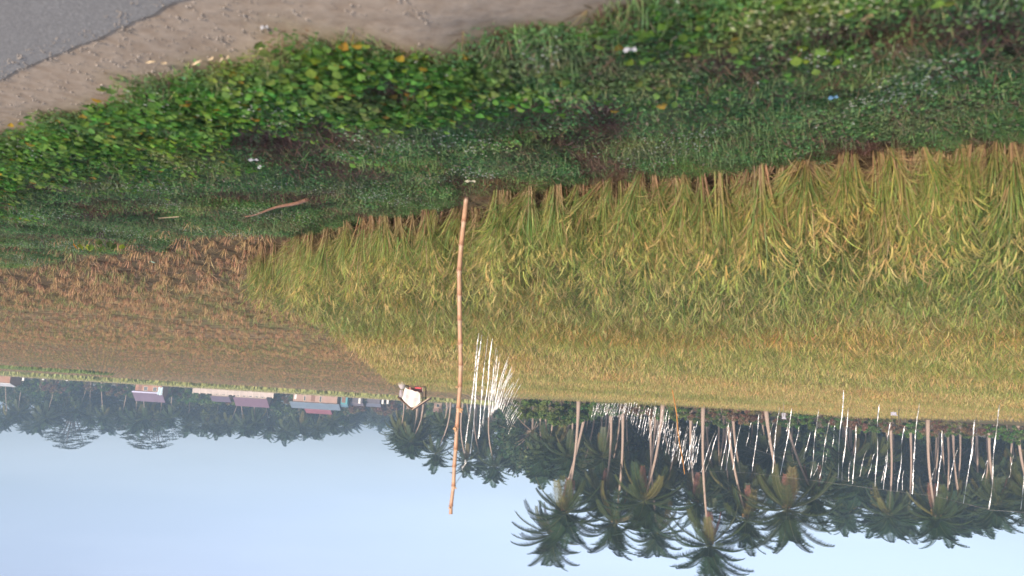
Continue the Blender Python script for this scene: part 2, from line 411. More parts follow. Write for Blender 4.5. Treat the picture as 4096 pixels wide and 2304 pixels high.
scatter('rice_stubble', 'brown cut rice stubble in rows over the harvested field', 'stubble', pts, sv)
print('stubble', len(pts))

# ------------------------------------------------------------ verge cover
def verge_tint(t, c):
    c = mixc(t, ramp(t, noise_node(t, 1.7, 4), [(.50, (0, 0, 0)), (.62, (.35, .35, .35))]), c, (.28, .24, .16))
    return mixc(t, ramp(t, noise_node(t, .9, 3), [(.52, (0, 0, 0)), (.68, (.7, .7, .7))]), c, (1.5, 1.35, .9), 'MULTIPLY')
VM = leafmat('weed_leaf', .55, verge_tint, .7, .3, 1.5, .025, .12)
def leaf(mb, p, dirn, tilt, ln, wd, col, tipcol=None):
    """pointed oval leaf blade of four faces, folded on its midrib"""
    ca, sa = math.cos(dirn), math.sin(dirn); ct, st2 = math.cos(tilt), math.sin(tilt)
    def q(u_, v, h=0): 
        X_ = u_*ln*ct - h*st2; Z_ = u_*ln*st2 + h*ct
        return (p[0]+ca*X_-sa*v*wd, p[1]+sa*X_+ca*v*wd, p[2]+Z_)
    a_ = q(0, 0); b1 = q(.35, .5, .1*wd); b2 = q(.35, -.5, .1*wd); m1 = q(.45, 0); c1 = q(.75, .33, .06*wd); c2 = q(.75, -.33, .06*wd); tp = q(1, 0, -.06*wd)
    tc_ = tipcol or col; n = len(mb.v)
    mb.v += [a_, b1, b2, m1, c1, c2, tp]; mb.c += [col, col, col, col, tc_, tc_, tc_]
    mb.f += [(n, n+3, n+1), (n, n+2, n+3), (n+1, n+3, n+6, n+4), (n+3, n+2, n+5, n+6)]
def herb(seed, kind):
    r = random.Random(seed); mb = MB()
    if kind == 'broad':
        for i in range(13):
            a_ = r.uniform(0, 6.28); rr = .13*math.sqrt(r.random()); z = r.uniform(.03, .13)
            k_ = r.random(); c_ = (.11, .24, .05) if k_ < .5 else (.16, .34, .07) if k_ < .9 else (.26, .40, .06) if k_ < .985 else (.5, .33, .05)
            c_ = jit(c_, .35, r); p = (math.cos(a_)*rr, math.sin(a_)*rr, z)
            leaf(mb, p, r.uniform(0, 6.28), r.uniform(-.3, .35), r.uniform(.04, .075), r.uniform(.035, .06), c_)
            blade(mb, (p[0]*.5, p[1]*.5, 0), a_, .5, z*1.1, .004, 0, 1, c_, c_)
    elif kind in ('clover', 'flower'):
        for i in range(95):
            a_ = r.uniform(0, 6.28); rr = .13*math.sqrt(r.random()); z = r.uniform(.015, .06)
            c_ = jit((.19, .36, .15) if r.random() < .66 else (.27, .46, .17) if r.random() < .7 else (.34, .29, .20), .35, r)
            leaf(mb, (math.cos(a_)*rr, math.sin(a_)*rr, z), r.uniform(0, 6.28), r.uniform(-.3, .35), r.uniform(.014, .028), r.uniform(.010, .019), c_)
        for i in range(3 if kind == 'flower' else 0):
            a_ = r.uniform(0, 6.28); rr = .13*math.sqrt(r.random()); z = r.uniform(.07, .11); p = (math.cos(a_)*rr, math.sin(a_)*rr, z)
            blade(mb, (p[0], p[1], 0), a_, 0, z, .003, 0, 1, (.1, .16, .05), (.1, .16, .05))
            for q in range(3): leaf(mb, (p[0]-.004, p[1], z), q*2.1, .4, .009, .007, jit((.62, .66, .60), .12, r))
    elif kind == 'grass':
        for i in range(46):
            a_ = r.uniform(0, 6.28); rr = .12*math.sqrt(r.random())
            c_ = jit((.21, .33, .14) if r.random() < .7 else (.38, .34, .22), .3, r)
            blade(mb, (math.cos(a_)*rr, math.sin(a_)*rr, 0), r.uniform(0, 6.28), abs(r.gauss(.5, .4)), r.uniform(.04, .13), .005, r.uniform(.2, 1.2), 3, c_, jit(c_, .3, r), r.uniform(-1, 1))
    else:
        for i in range(30):
            a_ = r.uniform(0, 6.28); rr = .13*math.sqrt(r.random())
            c_ = jit((.27, .18, .13) if r.random() < .7 else (.40, .29, .21), .35, r)
            blade(mb, (math.cos(a_)*rr, math.sin(a_)*rr, r.uniform(.005, .03)), r.uniform(0, 6.28), r.uniform(1.1, 1.6), r.uniform(.05, .15), .007, .1, 2, c_, jit(c_, .3, r), 0)
    return mb
kinds = ['broad']*4 + ['clover']*4 + ['flower']*3 + ['grass']*4 + ['litter']*3
vv = [herb(400+i, k_).mesh('weed_'+k_, VM) for i, k_ in enumerate(kinds)]
idx = {k_: [i for i, q in enumerate(kinds) if q == k_] for k_ in set(kinds)}
def edge_s(a):    # where the weeds start, in bays
    return 2.28 + .18*mnoise(Vector((a*.7, 4, 0))) + .12*mnoise(Vector((a*2.5, 8, 0))) + .62*(1-sm(2.45, 2.95, a))
P_ = {'leafy_weeds': [], 'clover_cover': [], 'verge_grass': [], 'dry_litter': []}
for i in range(72000):
    a0 = rg.uniform(-9, 17); s0 = rg.uniform(1.8, 7.6)
    x = NX*s0 + ax*a0; y = NY*s0 + ay*a0
    if not inview(x, y, .5): continue
    if s0 < edge_s(a0) + rg.gauss(0, .05): continue
    if s0 > (7.4 if a0 < 8.3 else 5.95 + .5*mnoise(Vector((a0*.5, 1, 7)))) + (.2 if a0 > 11 else 0): continue
    if inside(x-NX*-.12, y-NY*-.12) and inside(x-NX*.12, y-NY*.12): continue
    low = .62 if inside(x+NX*.35, y+NY*.35) else 1.0
    nb = mnoise(Vector((x*.8, y*.8, 3))); nf = mnoise(Vector((x*1.3, y*1.3, 13))); nd = mnoise(Vector((x*1.1+.2*s0, y*1.1, 23)))
    u_ = s0 - edge_s(a0)
    pb = (sm(1.5, .2, u_+.9*nb)*(.50 if a0 > 2.4 else .06) + .10*sm(.3, .5, nb)*sm(3.3, 1.5, u_))
    z = gz(x, y)
    def put(k_, name, sc): P_[name].append((x, y, z, rg.uniform(-.2, .2), rg.uniform(-.2, .2), rg.uniform(0, 6.28), sc*low, rg.choice(idx[k_])))
    if nd > .13 and u_ > .45 and rg.random() < .85:
        if rg.random() < .55: put('litter', 'dry_litter', rg.uniform(.8, 1.2))
        continue
    if rg.random() < pb: put('broad', 'leafy_weeds', rg.uniform(.6, 1.05)); continue
    q = rg.random()
    if q < .56: put('flower' if nf > .22 and rg.random() < .6 else 'clover', 'clover_cover', rg.uniform(.8, 1.4))
    elif q < .80: put('grass', 'verge_grass', rg.uniform(.7, 1.3))
    else: put('litter', 'dry_litter', rg.uniform(.8, 1.3))
scatter('leafy_weeds', 'bright green broad leaved creeping weeds at the dirt shoulder', 'weeds', P_['leafy_weeds'], vv)
scatter('clover_cover', 'dark green low herbs dotted with tiny white flowers on the verge', 'ground cover', P_['clover_cover'], vv)
scatter('verge_grass', 'short green grass blades on the verge slope', 'grass', P_['verge_grass'], vv)
scatter('dry_litter', 'brown dry grass and leaf litter lying in patches on the verge', 'litter', P_['dry_litter'], vv)
print({k_: len(v) for k_, v in P_.items()})

# loose gravel on the shoulder
PB = plain('pebble', (.28, .25, .22), .9, .35, 30)
def pebble(seed):
    r = random.Random(seed); g = MB()
    for q in range(3):
        ox, oy = r.uniform(-.03, .03), r.uniform(-.03, .03); a_ = r.uniform(.003, .007)
        g.tube([(ox, oy, a_*z) for z in (-.5, .2, .8, 1.1)], [a_*k_*r.uniform(.8, 1.2) for k_ in (.7, 1, .8, .25)], 6)
    return g.mesh('pebble', PB)
pts = []
for i in range(3800):
    a0 = rg.uniform(-4, 14); s0 = 1.66 + abs(rg.gauss(0, .45)); x = NX*s0+ax*a0; y = NY*s0+ay*a0
    if not inview(x, y, .5) or s0 > 3.0: continue
    pts.append((x, y, max(gz(x, y), .406 if s0 < 1.78 else 0), rg.uniform(-.2, .2), 0, rg.uniform(0, 6.28), rg.choice([.4, .5, .7, 1.0]), rg.randrange(4)))
scatter('gravel', 'loose grit and small pebbles on the dirt shoulder along the asphalt edge', 'gravel', pts, [pebble(i) for i in range(4)])

# ------------------------------------------------------------ bamboo pole
bm_, t, b, o_ = mat('bamboo')
a_ = N(t, 'ShaderNodeVertexColor'); a_.layer_name = 'Col'
c = mixc(t, mathn(t, 'MULTIPLY', noise_node(t, 9, 6, stretch=(3, 3, .5)), .8), a_.outputs['Color'], (.30, .17, .11))
t.links.new(c, b.inputs['Base Color']); b.inputs['Roughness'].default_value = .5
DP = 7.8
pole_px = [(1871, 720), (1866, 790), (1856, 885), (1845, 979), (1837, 1081), (1838, 1180), (1839, 1280), (1841, 1373), (1843, 1460), (1840, 1545), (1834, 1631), (1828, 1707), (1823, 1795), (1817, 1866), (1814, 1942), (1804, 2024), (1803, 2056)]
pc = [atd(x, y, DP) for x, y in pole_px]
root = empty('bamboo_pole', pc[0])
tag(root, 'tall slightly crooked bamboo pole standing in the ground at the front edge of the rice', 'pole')
g = MB(); pp = []; rr = []; cc = []
for i in range(len(pc)-1):
    A, B = pc[i]-pc[0], pc[i+1]-pc[0]; r0 = .026 - .009*i/15
    BAM = (.43, .285, .19)
    for u_, dr, c_ in ((0, .004, (.25, .13, .08)), (.04, .0045, (.32, .18, .11)), (.06, -.001, (.50, .36, .25)), (.3, -.001, BAM), (.8, -.0005, (.52, .30, .19)), (.95, .001, (.38, .20, .12))):
        pp.append(A.lerp(B, u_)); rr.append(r0+dr); cc.append(jit(c_, .08, rg))
pp.append(pc[-1]-pc[0]); rr.append(.019); cc.append((.5, .35, .22))
g.tube(pp, rr, 12, cc); g.build('culm', bm_, root, True)
husk = plain('dry_husk', (.45, .27, .15), .8)
for (x0, y0, x1, y1, w_) in ((1840, 1543, 1820, 1549, .012), (1835, 1631, 1852, 1640, .022), (1834, 1631, 1848, 1652, .02), (1828, 1707, 1812, 1716, .02), (1828, 1707, 1818, 1728, .014), (1817, 1795, 1829, 1800, .01), (1814, 1942, 1827, 1955, .012), (1804, 2024, 1793, 2034, .012), (1841, 1373, 1828, 1378, .012)):
    A = atd(x0, y0, DP)-pc[0]; B = atd(x1, y1, DP-.03)-pc[0]
    g = MB(); g.tube([A, A.lerp(B, .5)+Vector((0, -.01, .006)), B], [w_*.35, w_*.8, w_*.2], 6); g.build('husk' if w_ > .015 else 'twig', husk, root)

# ------------------------------------------------------------ foil ribbons on strings
fm, t, b, o_ = mat('foil')
b.inputs['Metallic'].default_value = .85; b.inputs['Roughness'].default_value = .36
geo = N(t, 'ShaderNodeTexCoord')
f_ = N(t, 'ShaderNodeTexNoise', Scale=9.0, Detail=5.0); mm = N(t, 'ShaderNodeMapping'); mm.inputs['Scale'].default_value = (6, 6, 2.2)
t.links.new(geo.outputs['Object'], mm.inputs[0]); t.links.new(mm.outputs[0], f_.inputs['Vector'])
bp = N(t, 'ShaderNodeBump', Strength=.9, Distance=.03); t.links.new(f_.outputs['Fac'], bp.inputs['Height']); t.links.new(bp.outputs[0], b.inputs['Normal'])
t.links.new(ramp(t, f_.outputs['Fac'], [(.3, (.62, .64, .68)), (.6, (.95, .94, .92))]), b.inputs['Base Color'])
def ribbon_mesh(seed, bend, w_=.024):
    """unit long ribbon hanging down from the origin, twisted and crinkled; bend blows its lower end along -x"""
    r = random.Random(seed); mb = MB(); n = 46; tw = r.uniform(0, 6); prev = None; tr = r.uniform(-9, 9)
    for i in range(n+1):
        u_ = i/n; th_ = .5*math.sin(tw) + .75*math.sin(tr*u_+tw) + .3*math.sin(u_*23+seed)
        ww = w_*.5*(1 - .35*abs(math.sin(u_*9+seed*2.1)))*(1 if u_ < .96 else .5)
        x0 = -bend*u_**2.2 + .012*math.sin(7*u_+seed); y0 = .012*math.sin(11*u_+seed*3)
        l = (x0+math.cos(th_)*ww, y0+math.sin(th_)*ww, -u_); rr_ = (x0-math.cos(th_)*ww, y0-math.sin(th_)*ww, -u_)
        if prev: mb.quad(prev[0], prev[1], rr_, l)
        prev = (l, rr_)
    return mb.mesh('foil_ribbon', fm)
RB = [ribbon_mesh(i, 0.02) for i in range(6)]; RBW = [ribbon_mesh(20+i, .0) for i in range(3)]
RBB = [ribbon_mesh(40+i, .12+.05*i) for i in range(5)]
def ribbon(top, bot, label, group, meshes=RB, w_=1.0):
    o = bpy.data.objects.new('foil_ribbon', rg.choice(meshes)); C.objects.link(o)
    d_ = Vector(bot)-Vector(top); o.location = top
    o.rotation_mode = 'QUATERNION'; o.rotation_quaternion = Vector((0, 0, -1)).rotation_difference(d_.normalized())
    o.scale = (w_, w_, d_.length)
    return tag(o, label, 'ribbon', group)
strm = plain('string', (.25, .25, .26), .6)
def string(ptsl, label):
    g = MB(); 
    out = []
    for i in range(len(ptsl)-1):
        for k_ in range(6):
            u_ = k_/6; p = ptsl[i].lerp(ptsl[i+1], u_); p = p - Vector((0, 0, .0)); out.append(p)
    out.append(ptsl[-1]); o0 = out[0]
    g.tube([p-o0 for p in out], .0022, 4); return tag(g.build('string', strm, loc=o0), label, 'string')
# string A: from the bamboo pole away over the rice
SA = [(1812, 1950, 7.8), (1856, 1885, 8.3), (1861, 1812, 9.2), (1882, 1815, 10), (1911, 1757, 12), (1932, 1710, 15), (1952, 1672, 18), (1995, 1630, 25), (2018, 1658, 32), (2035, 1737, 40)]
SA3 = [atd(*p) for p in SA]
string(SA3, 'thin string running from the bamboo pole top out over the rice')
GA = 'foil ribbons streaming beside the bamboo pole'
for i, (xt, yt, xb, yb, d_, lb) in enumerate([
    (1861, 1812, 1913, 1332, 9.2, 'long thin silver foil ribbon nearest to the bamboo pole, reaching lowest over rice'),
    (1880, 1816, 1925, 1340, 10, 'longest broad bright silver ribbon, second from the bamboo pole'),
    (1851, 1884, 1857, 1838, 8.4, 'short bright piece of silver ribbon beside the bamboo pole top'),
    (1911, 1757, 1950, 1318, 12, 'thin silver ribbon third from the bamboo pole with detached looking tip'),
    (1915, 1748, 1932, 1525, 12.4, 'shorter golden lit silver ribbon between the two brightest long ones'),
    (1928, 1712, 1970, 1355, 14, 'bright silver ribbon in the middle of the cluster by the pole'),
    (1934, 1706, 1955, 1445, 14.6, 'silver ribbon close behind the middle one of the pole cluster'),
    (1955, 1668, 1984, 1372, 17, 'thin golden silver ribbon just before the cluster starts to bend')]):
    ribbon(atd(xt, yt, d_), atd(xb, yb, d_), lb, GA, RBW if i in (1, 5) else RB, .6 if i in (0, 3, 4) else .85)
for u0 in np.linspace(0, 1, 40):
    u_ = u0; 
    if u_ < .55: k_ = u_/.55; A, B = SA[6], SA[7]
    elif u_ < .78: k_ = (u_-.55)/.23; A, B = SA[7], SA[8]
    else: k_ = (u_-.78)/.22; A, B = SA[8], SA[9]
    xt, yt, d_ = (A[j]+(B[j]-A[j])*k_ for j in range(3))
    top = atd(xt+rg.uniform(-3, 3), yt, d_); ln = rg.uniform(.9, 1.75)*(1-.15*u_)
    bot = top + Vector((-ln*(.05+.30*u_)+rg.uniform(-.06, .06), rg.uniform(-.1, .1), -ln))
    ribbon(top, bot, 'silver foil ribbon in the dense windblown cluster over the rice beside the bamboo pole', GA, RBB if u_ > .2 else RB, .62)
# string B: big row of ribbons before the palms
SB = [(2355, 1692, 70), (2430, 1688, 65), (2510, 1696, 58), (2600, 1782, 46), (2665, 1845, 38), (2733, 1893, 32), (2870, 1886, 25), (3000, 1892, 21), (3240, 1920, 18.5), (3500, 1955, 17), (3745, 1985, 15.5), (3960, 2040, 14), (4110, 2050, 13.5)]
string([atd(*p) for p in SB], 'thin string sagging across the field in front of the palms, hung with foil ribbons')
def dB(x):
    for i in range(len(SB)-1):
        if SB[i][0] <= x <= SB[i+1][0]:
            k_ = (x-SB[i][0])/(SB[i+1][0]-SB[i][0]); return SB[i][1]+(SB[i+1][1]-SB[i][1])*k_, SB[i][2]+(SB[i+1][2]-SB[i][2])*k_
    return SB[-1][1:]
longs = [(2885, 1880, 2915, 1690), (2930, 1880, 2960, 1690), (2905, 1882, 2925, 1725), (3010, 1885, 3035, 1655), (3088, 1892, 3113, 1627), (3123, 1900, 3170, 1633), (3242, 1912, 3272, 1635),
    (3350, 1922, 3370, 1560), (3368, 1930, 3390, 1630), (3412, 1935, 3424, 1700), (3502, 1947, 3513, 1618), (3535, 1958, 3557, 1690), (3590, 1968, 3614, 1705), (3647, 1976, 3670, 1613),
    (3748, 1985, 3768, 1722), (3855, 2015, 3903, 1680), (3956, 2038, 3993, 1618), (4085, 2038, 4118, 1700), (3278, 1915, 3315, 1680), (2755, 1890, 2775, 1780), (2803, 1888, 2860, 1720), (2822, 1888, 2870, 1735)]
longs.sort(key=lambda q: -q[0])
ords = ['first', 'second', 'third', 'fourth', 'fifth', 'sixth', 'seventh', 'eighth', 'ninth', 'tenth', 'eleventh', 'twelfth', 'thirteenth', 'fourteenth', 'fifteenth', 'sixteenth', 'seventeenth', 'eighteenth', 'nineteenth', 'twentieth', 'twenty first', 'twenty second']
GB = 'foil ribbons hung in a row before the palms'
for i, (xt, yt, xb, yb) in enumerate(longs):
    d_ = dB(xt)[1]
    ribbon(atd(xt, yt, d_), atd(xb, yb, d_*1.0), '%s long silver foil ribbon before the palms, counted from the photo right edge' % ords[i], GB, RB+RBW, 1.0)
shorts = [(3066, 1810, 3090, 1690, 30), (3215, 1838, 3240, 1725, 30), (3180, 1790, 3196, 1705, 32), (2985, 1785, 3003, 1690, 34), (3393, 1927, 3398, 1842, 34), (3438, 1905, 3462, 1800, 32), (3471, 1910, 3495, 1815, 33), (3608, 1960, 3612, 1880, 33),
    (3720, 1940, 3738, 1870, 33), (3795, 1938, 3828, 1788, 28), (3928, 1922, 3948, 1840, 32), (4036, 1912, 4052, 1820, 30), (3527, 1930, 3545, 1820, 30), (3255, 1905, 3275, 1850, 34), (3300, 1850, 3310, 1800, 40), (3145, 1740, 3152, 1690, 42), (3330, 1790, 3338, 1700, 40)]
string([atd(x, y, d_) for x, y, _, _, d_ in sorted(shorts[3:4]+shorts[4:13])], 'second thin string behind the first in front of the palms')
for xt, yt, xb, yb, d_ in shorts:
    ribbon(atd(xt, yt, d_), atd(xb, yb, d_), 'short silver foil ribbon hanging farther back between the long ones before the palms', GB, RB, 1.1)
for i in range(105):     # the row runs off into the distance
    x = 2362 + (2850-2362)*(i/119) + rg.uniform(-5, 5); yt, d_ = dB(max(2356, x))
    yt -= rg.uniform(0, 34) if x < 2560 else rg.uniform(0, 110)*sm(2500, 2620, x)
    top = atd(x, yt, d_); ln = (rg.uniform(.8, 1.7) if x < 2600 else rg.uniform(.7, 1.5))*d_/55*(1.35 if x > 2600 else 1)
    ln = max(.8, min(1.9, ln)); 
    bot = top + Vector((-.14*ln, rg.uniform(-.1, .1), -ln))
    if bot.z < .75: bot.z = .8
    ribbon(top, bot, 'silver foil ribbon in the crowded far end of the row before the palms', GB, RB, 1.1 if x < 2600 else .95)

def stake(x0, y0, x1, y1, d_, r_, mt, name, label, cat='pole', k=7):
    A, B = atd(x0, y0, d_), atd(x1, y1, d_); dirv = (B-A).normalized(); A = A - dirv*(max(0, A.z)/max(.2, dirv.z))
    g = MB(); n = 7; g.tube([(B-A)*(i/n)+Vector((.02*math.sin(i*1.7)*(B-A).length/3, 0, 0)) for i in range(n+1)], [r_*(1-.45*i/n) for i in range(n+1)], k)
    return tag(g.build(name, mt, loc=A), label, cat), A, B
stake(2692, 1568, 2737, 1897, 33, .03, plain('orange_cane', (.36, .17, .04), .8), 'bamboo_stake', 'thin orange brown leaning cane pole holding up the ribbon string')
stake(3596, 1640, 3594, 1705, 38, .03, plain('dark_stick', (.08, .08, .05), .8), 'bamboo_stake', 'dark stake standing in far rice beside a white rag')
whitec = plain('white_cloth', (.45, .45, .52), .8, .08)
def rag(x, y, d_, w_, h_, label):
    w_ *= .8; h_ *= .8; p = atd(x, y, d_); g = MB(); n = 8
    for i in range(n):
        for j in range(5):
            def q(i_, j_):
                u_ = i_/n-.5; v = j_/5
                return (u_*w_*(1-.35*v), .08*math.sin(i_*1.3+j_*.6), -v*h_*(1-.25*abs(u_)))
            g.quad(q(i, j), q(i+1, j), q(i+1, j+1), q(i, j+1))
    return tag(g.build('white_rag', whitec, loc=p), label, 'rag')
r_ = rag(3135, 1676, 40, .34, .40, 'pale rag tied on a stake at the far rice edge before the crossing palm trunks')
stake(3135, 1640, 3135, 1680, 40, .02, plain('grey_stick', (.2, .17, .14), .8), 'bamboo_stake', 'short stake carrying the pale rag at the far rice edge')
rag(3575, 1662, 38.2, .5, .22, 'white plastic sheet caught on the dark stake in the far rice')

# ------------------------------------------------------------ coconut palms
PM = leafmat('palm_leaf', .2, None, .5, .25, .12, .02, .3)
tm_, t, b, o_ = mat('palm_trunk')
oc = N(t, 'ShaderNodeTexCoord'); wv = N(t, 'ShaderNodeTexWave', Scale=2.2, Distortion=1.5); wv.bands_direction = 'Z'
t.links.new(oc.outputs['Object'], wv.inputs['Vector'])
c = mixc(t, wv.outputs['Fac'], (.26, .19, .15), (.40, .30, .245)); c = mixc(t, mathn(t, 'MULTIPLY', noise_node(t, 1.2, 5), .7), c, (.24, .20, .17))
t.links.new(c, b.inputs['Base Color']); b.inputs['Roughness'].default_value = .9
DEADM = plain('dead_frond', (.17, .075, .055), .9, .3, 4)
COCM = plain('coconut', (.26, .16, .05), .5, .35, 3)
def frond(mb, az_, el_, ln, droop, npair, lw, col, tipc, seed, hang=.9):
    r = random.Random(seed); pts_ = []; p = Vector((0, 0, 0)); a_ = el_; n = 12
    d_ = Vector((math.cos(az_), math.sin(az_), 0)); side = Vector((-d_.y, d_.x, 0))
    for i in range(n+1):
        pts_.append((p.copy(), a_)); u_ = i/n
        a_ = el_ - droop*(u_**1.7); p = p + (d_*math.cos(a_)+Vector((0, 0, math.sin(a_))))*ln/n
    mb.tube([q[0] for q in pts_], [.055*(1-.8*i/n) for i in range(n+1)], 4, lerp(col, (.3, .27, .1), .2), False)
    for i in range(npair):
        u_ = .1 + .9*(i+.5)/npair; k_ = min(n-1e-4, u_*n); i0 = int(k_); q = pts_[i0][0].lerp(pts_[i0+1][0], k_-i0); an = pts_[i0][1]
        tan = d_*math.cos(an)+Vector((0, 0, math.sin(an)))
        L_ = ln*.235*min(1, .5+1.8*u_)*(1-.6*u_**3) * r.uniform(.85, 1.1)
        for sgn in (-1, 1):
            out = (side*sgn*1.0 + tan*.5 + Vector((0, 0, .02))).normalized()
            mid = q + out*L_*.5; en = mid + (out + Vector((0, 0, -hang*r.uniform(.7, 1.3)))).normalized()*L_*.55
            wv_ = tan*lw*.5; c_ = jit(lerp(col, tipc, u_), .18, r)
            nn = len(mb.v); mb.v += [q-wv_*.6, q+wv_*.6, mid+wv_, mid-wv_, en]; mb.c += [c_]*5
            mb.f += [(nn, nn+1, nn+2, nn+3), (nn+3, nn+2, nn+4)]
def crown(seed, lod=0, nf=36, ln=4.95):
    r = random.Random(seed); mb = MB()
    for i in range(nf):
        q = i/(nf-1); az_ = i*2.399 + r.uniform(-.3, .3)
        el_ = 1.45 - 2.35*q**1.15 + r.uniform(-.12, .12)
        G0 = lerp((.024, .054, .024), (.05, .07, .02), q); G1 = lerp((.023, .05, .023), (.08, .086, .024), q*r.random())
        if q > .8 and r.random() < .2: G0 = G1 = (.13, .115, .035)
        frond(mb, az_, el_, ln*r.uniform(.82, 1.1), r.uniform(1.0, 1.7)*(1-.45*q), (44, 24)[lod], (.085, .19)[lod], G0, G1, seed*100+i, .6+.4*q)
    return mb.mesh('palm_crown', PM)
CR0 = [crown(i+1) for i in range(6)]; CR1 = [crown(i+11, 1, 30) for i in range(5)]
def nuts(seed):
    r = random.Random(seed); mb = MB()
    for i in range(11):
        a_ = r.uniform(0, 6.28); c0 = Vector((math.cos(a_)*.42, math.sin(a_)*.42, r.uniform(-.75, -.2))); q = .16
        mb.tube([c0+Vector((0, 0, z*q)) for z in (-1, -.7, 0, .7, 1)], [q*.2, q*.72, q, q*.72, q*.2], 7)
    return mb.mesh('coconuts', COCM, True)
NUT = [nuts(1), nuts(2)]
def deadf(seed):
    mb = MB(); r = random.Random(seed)
    frond(mb, r.uniform(0, 6.28), -1.1, 3.6, .45, 22, .12, (.2, .1, .07), (.15, .07, .05), seed, 1.6); return mb.mesh('dead_frond', DEADM)
DF = [deadf(i) for i in range(4)]
def palm(base, top, label, group=None, lod=0, r0=.2, sc=1.0, dead=0, bow=.4, cat='palm tree', name='coconut_palm'):
    base = Vector(base); top = Vector(top)
    root = empty(name, base); tag(root, label, cat, group)
    g = MB(); n = 12 if lod == 0 else 6; d_ = top-base; pl = []
    sgn = 1 if d_.x > 0 else -1
    for i in range(n+1):
        u_ = i/n; pl.append(Vector((d_.x*u_ - sgn*bow*math.sin(u_*math.pi)*.8, d_.y*u_, d_.z*u_)))
    g.tube(pl, [r0*(1.35-.5*min(1, i/n*4)-.3*(i/n)) if i < n else r0*.6 for i in range(n+1)], 8 if lod == 0 else 6)
    g.build('trunk', tm_, root, True)
    o = bpy.data.objects.new('crown', rg.choice(CR0 if lod == 0 else CR1)); C.objects.link(o); o.parent = root; o.location = d_
    o.rotation_euler = (rg.uniform(-.08, .08), rg.uniform(-.08, .08), rg.uniform(0, 6.28)); o.scale = (sc*rg.uniform(.93, 1.07),)*3
    if lod == 0:
        q = bpy.data.objects.new('coconuts', rg.choice(NUT)); C.objects.link(q); q.parent = root; q.location = d_
        for i in range(dead):
            q = bpy.data.objects.new('dead_frond', rg.choice(DF)); C.objects.link(q); q.parent = root; q.location = d_ - Vector((0, 0, .15))
            q.rotation_euler.z = rg.uniform(0, 6.28)
    return root
GP = 'coconut palms beyond the rice field'
near = [ # base x,y ; crown x,y ; dist ; scale ; dead ; label
 (2310, 1700, 2262, 2048, 92, 1.0, 2, 'coconut palm with golden lower fronds, second from the left grove end'),
 (2350, 1665, 2205, 2135, 100, 1.0, 2, 'outermost tall coconut palm whose fronds reach farthest left in the photo grove'),
 (2487, 1690, 2462, 2092, 92, 1.0, 1, 'tall coconut palm on a thick straight pinkish trunk, third crown from the grove end'),
 (2440, 1720, 2418, 1990, 104, .8, 1, 'darker coconut palm half hidden behind the thick straight pink trunk'),
 (2650, 1690, 2578, 2003, 88, 1.0, 1, 'coconut palm with curved trunk and yellowish frond beside the ribbon row'),
 (2600, 1720, 2628, 2130, 108, .95, 0, 'darker tall coconut palm standing behind the curved trunked one'),
 (2812, 1655, 2838, 2180, 90, 1.0, 2, 'large coconut palm with the tallest crown on a long pale trunk'),
 (2763, 1690, 2785, 2010, 98, .85, 2, 'coconut palm with brown skirted crown just left of the tallest palm in the photo'),
 (2903, 1680, 2985, 2075, 92, .95, 2, 'coconut palm leaning right with V shaped lower fronds beside the tallest palm'),
 (2930, 1690, 2978, 1960, 106, .8, 0, 'dark trunked palm behind the leaning one with V shaped fronds'),
 (3062, 1690, 3148, 2035, 86, 1.08, 2, 'large dark crowned coconut palm whose leaning trunk crosses foil ribbons'),
 (3133, 1685, 3255, 1985, 95, .85, 2, 'coconut palm with strongly leaning trunk starting behind the pale rag'),
 (3380, 1700, 3385, 2056, 125, .85, 0, 'small crowned coconut palm standing alone in a sky gap'),
 (3560, 1710, 3555, 2060, 112, .82, 0, 'dark coconut palm left of the wide crowned one with the pale slanting trunk'),
 (3640, 1710, 3632, 2070, 118, .88, 0, 'dark coconut palm directly behind the wide crowned one'),
 (3712, 1700, 3745, 2070, 90, .88, 2, 'wide crowned coconut palm with pale slanting trunk on the right of the photo'),
 (3905, 1730, 3898, 2060, 125, .8, 0, 'small hazy coconut palm between the two rightmost crowns'),
 (3957, 1720, 3988, 2015, 96, .85, 1, 'coconut palm with pale trunk near the right edge of the photo'),
 (4072, 1740, 4125, 1985, 92, .8, 1, 'coconut palm cut by the right edge of the photo')]
for (bx, by, tx, ty, d_, sc, dd, lb) in near:
    top = atd(tx, ty, d_); bs = atd(bx, by, d_); bs.z = -.1
    palm(bs, top, lb, GP, 0, .2, sc, dd)
# back rows of the grove
for i in range(84):
    x = rg.uniform(2120, 4180); d_ = rg.uniform(115, 165)
    hor = 1528+.0613*x; ty = hor + rg.uniform(90, 330)*(.75 if x < 2300 else 1)*(115/d_)**.5
    top = atd(x, ty, d_); bs = Vector((top.x+rg.uniform(-2, 2), top.y+rg.uniform(-1, 1), -.1))
    palm(bs, top, 'coconut palm in the dim back rows of the grove behind the tall front palms', 'back row palms of the grove', 1, .18, rg.uniform(.8, 1.0), 0)
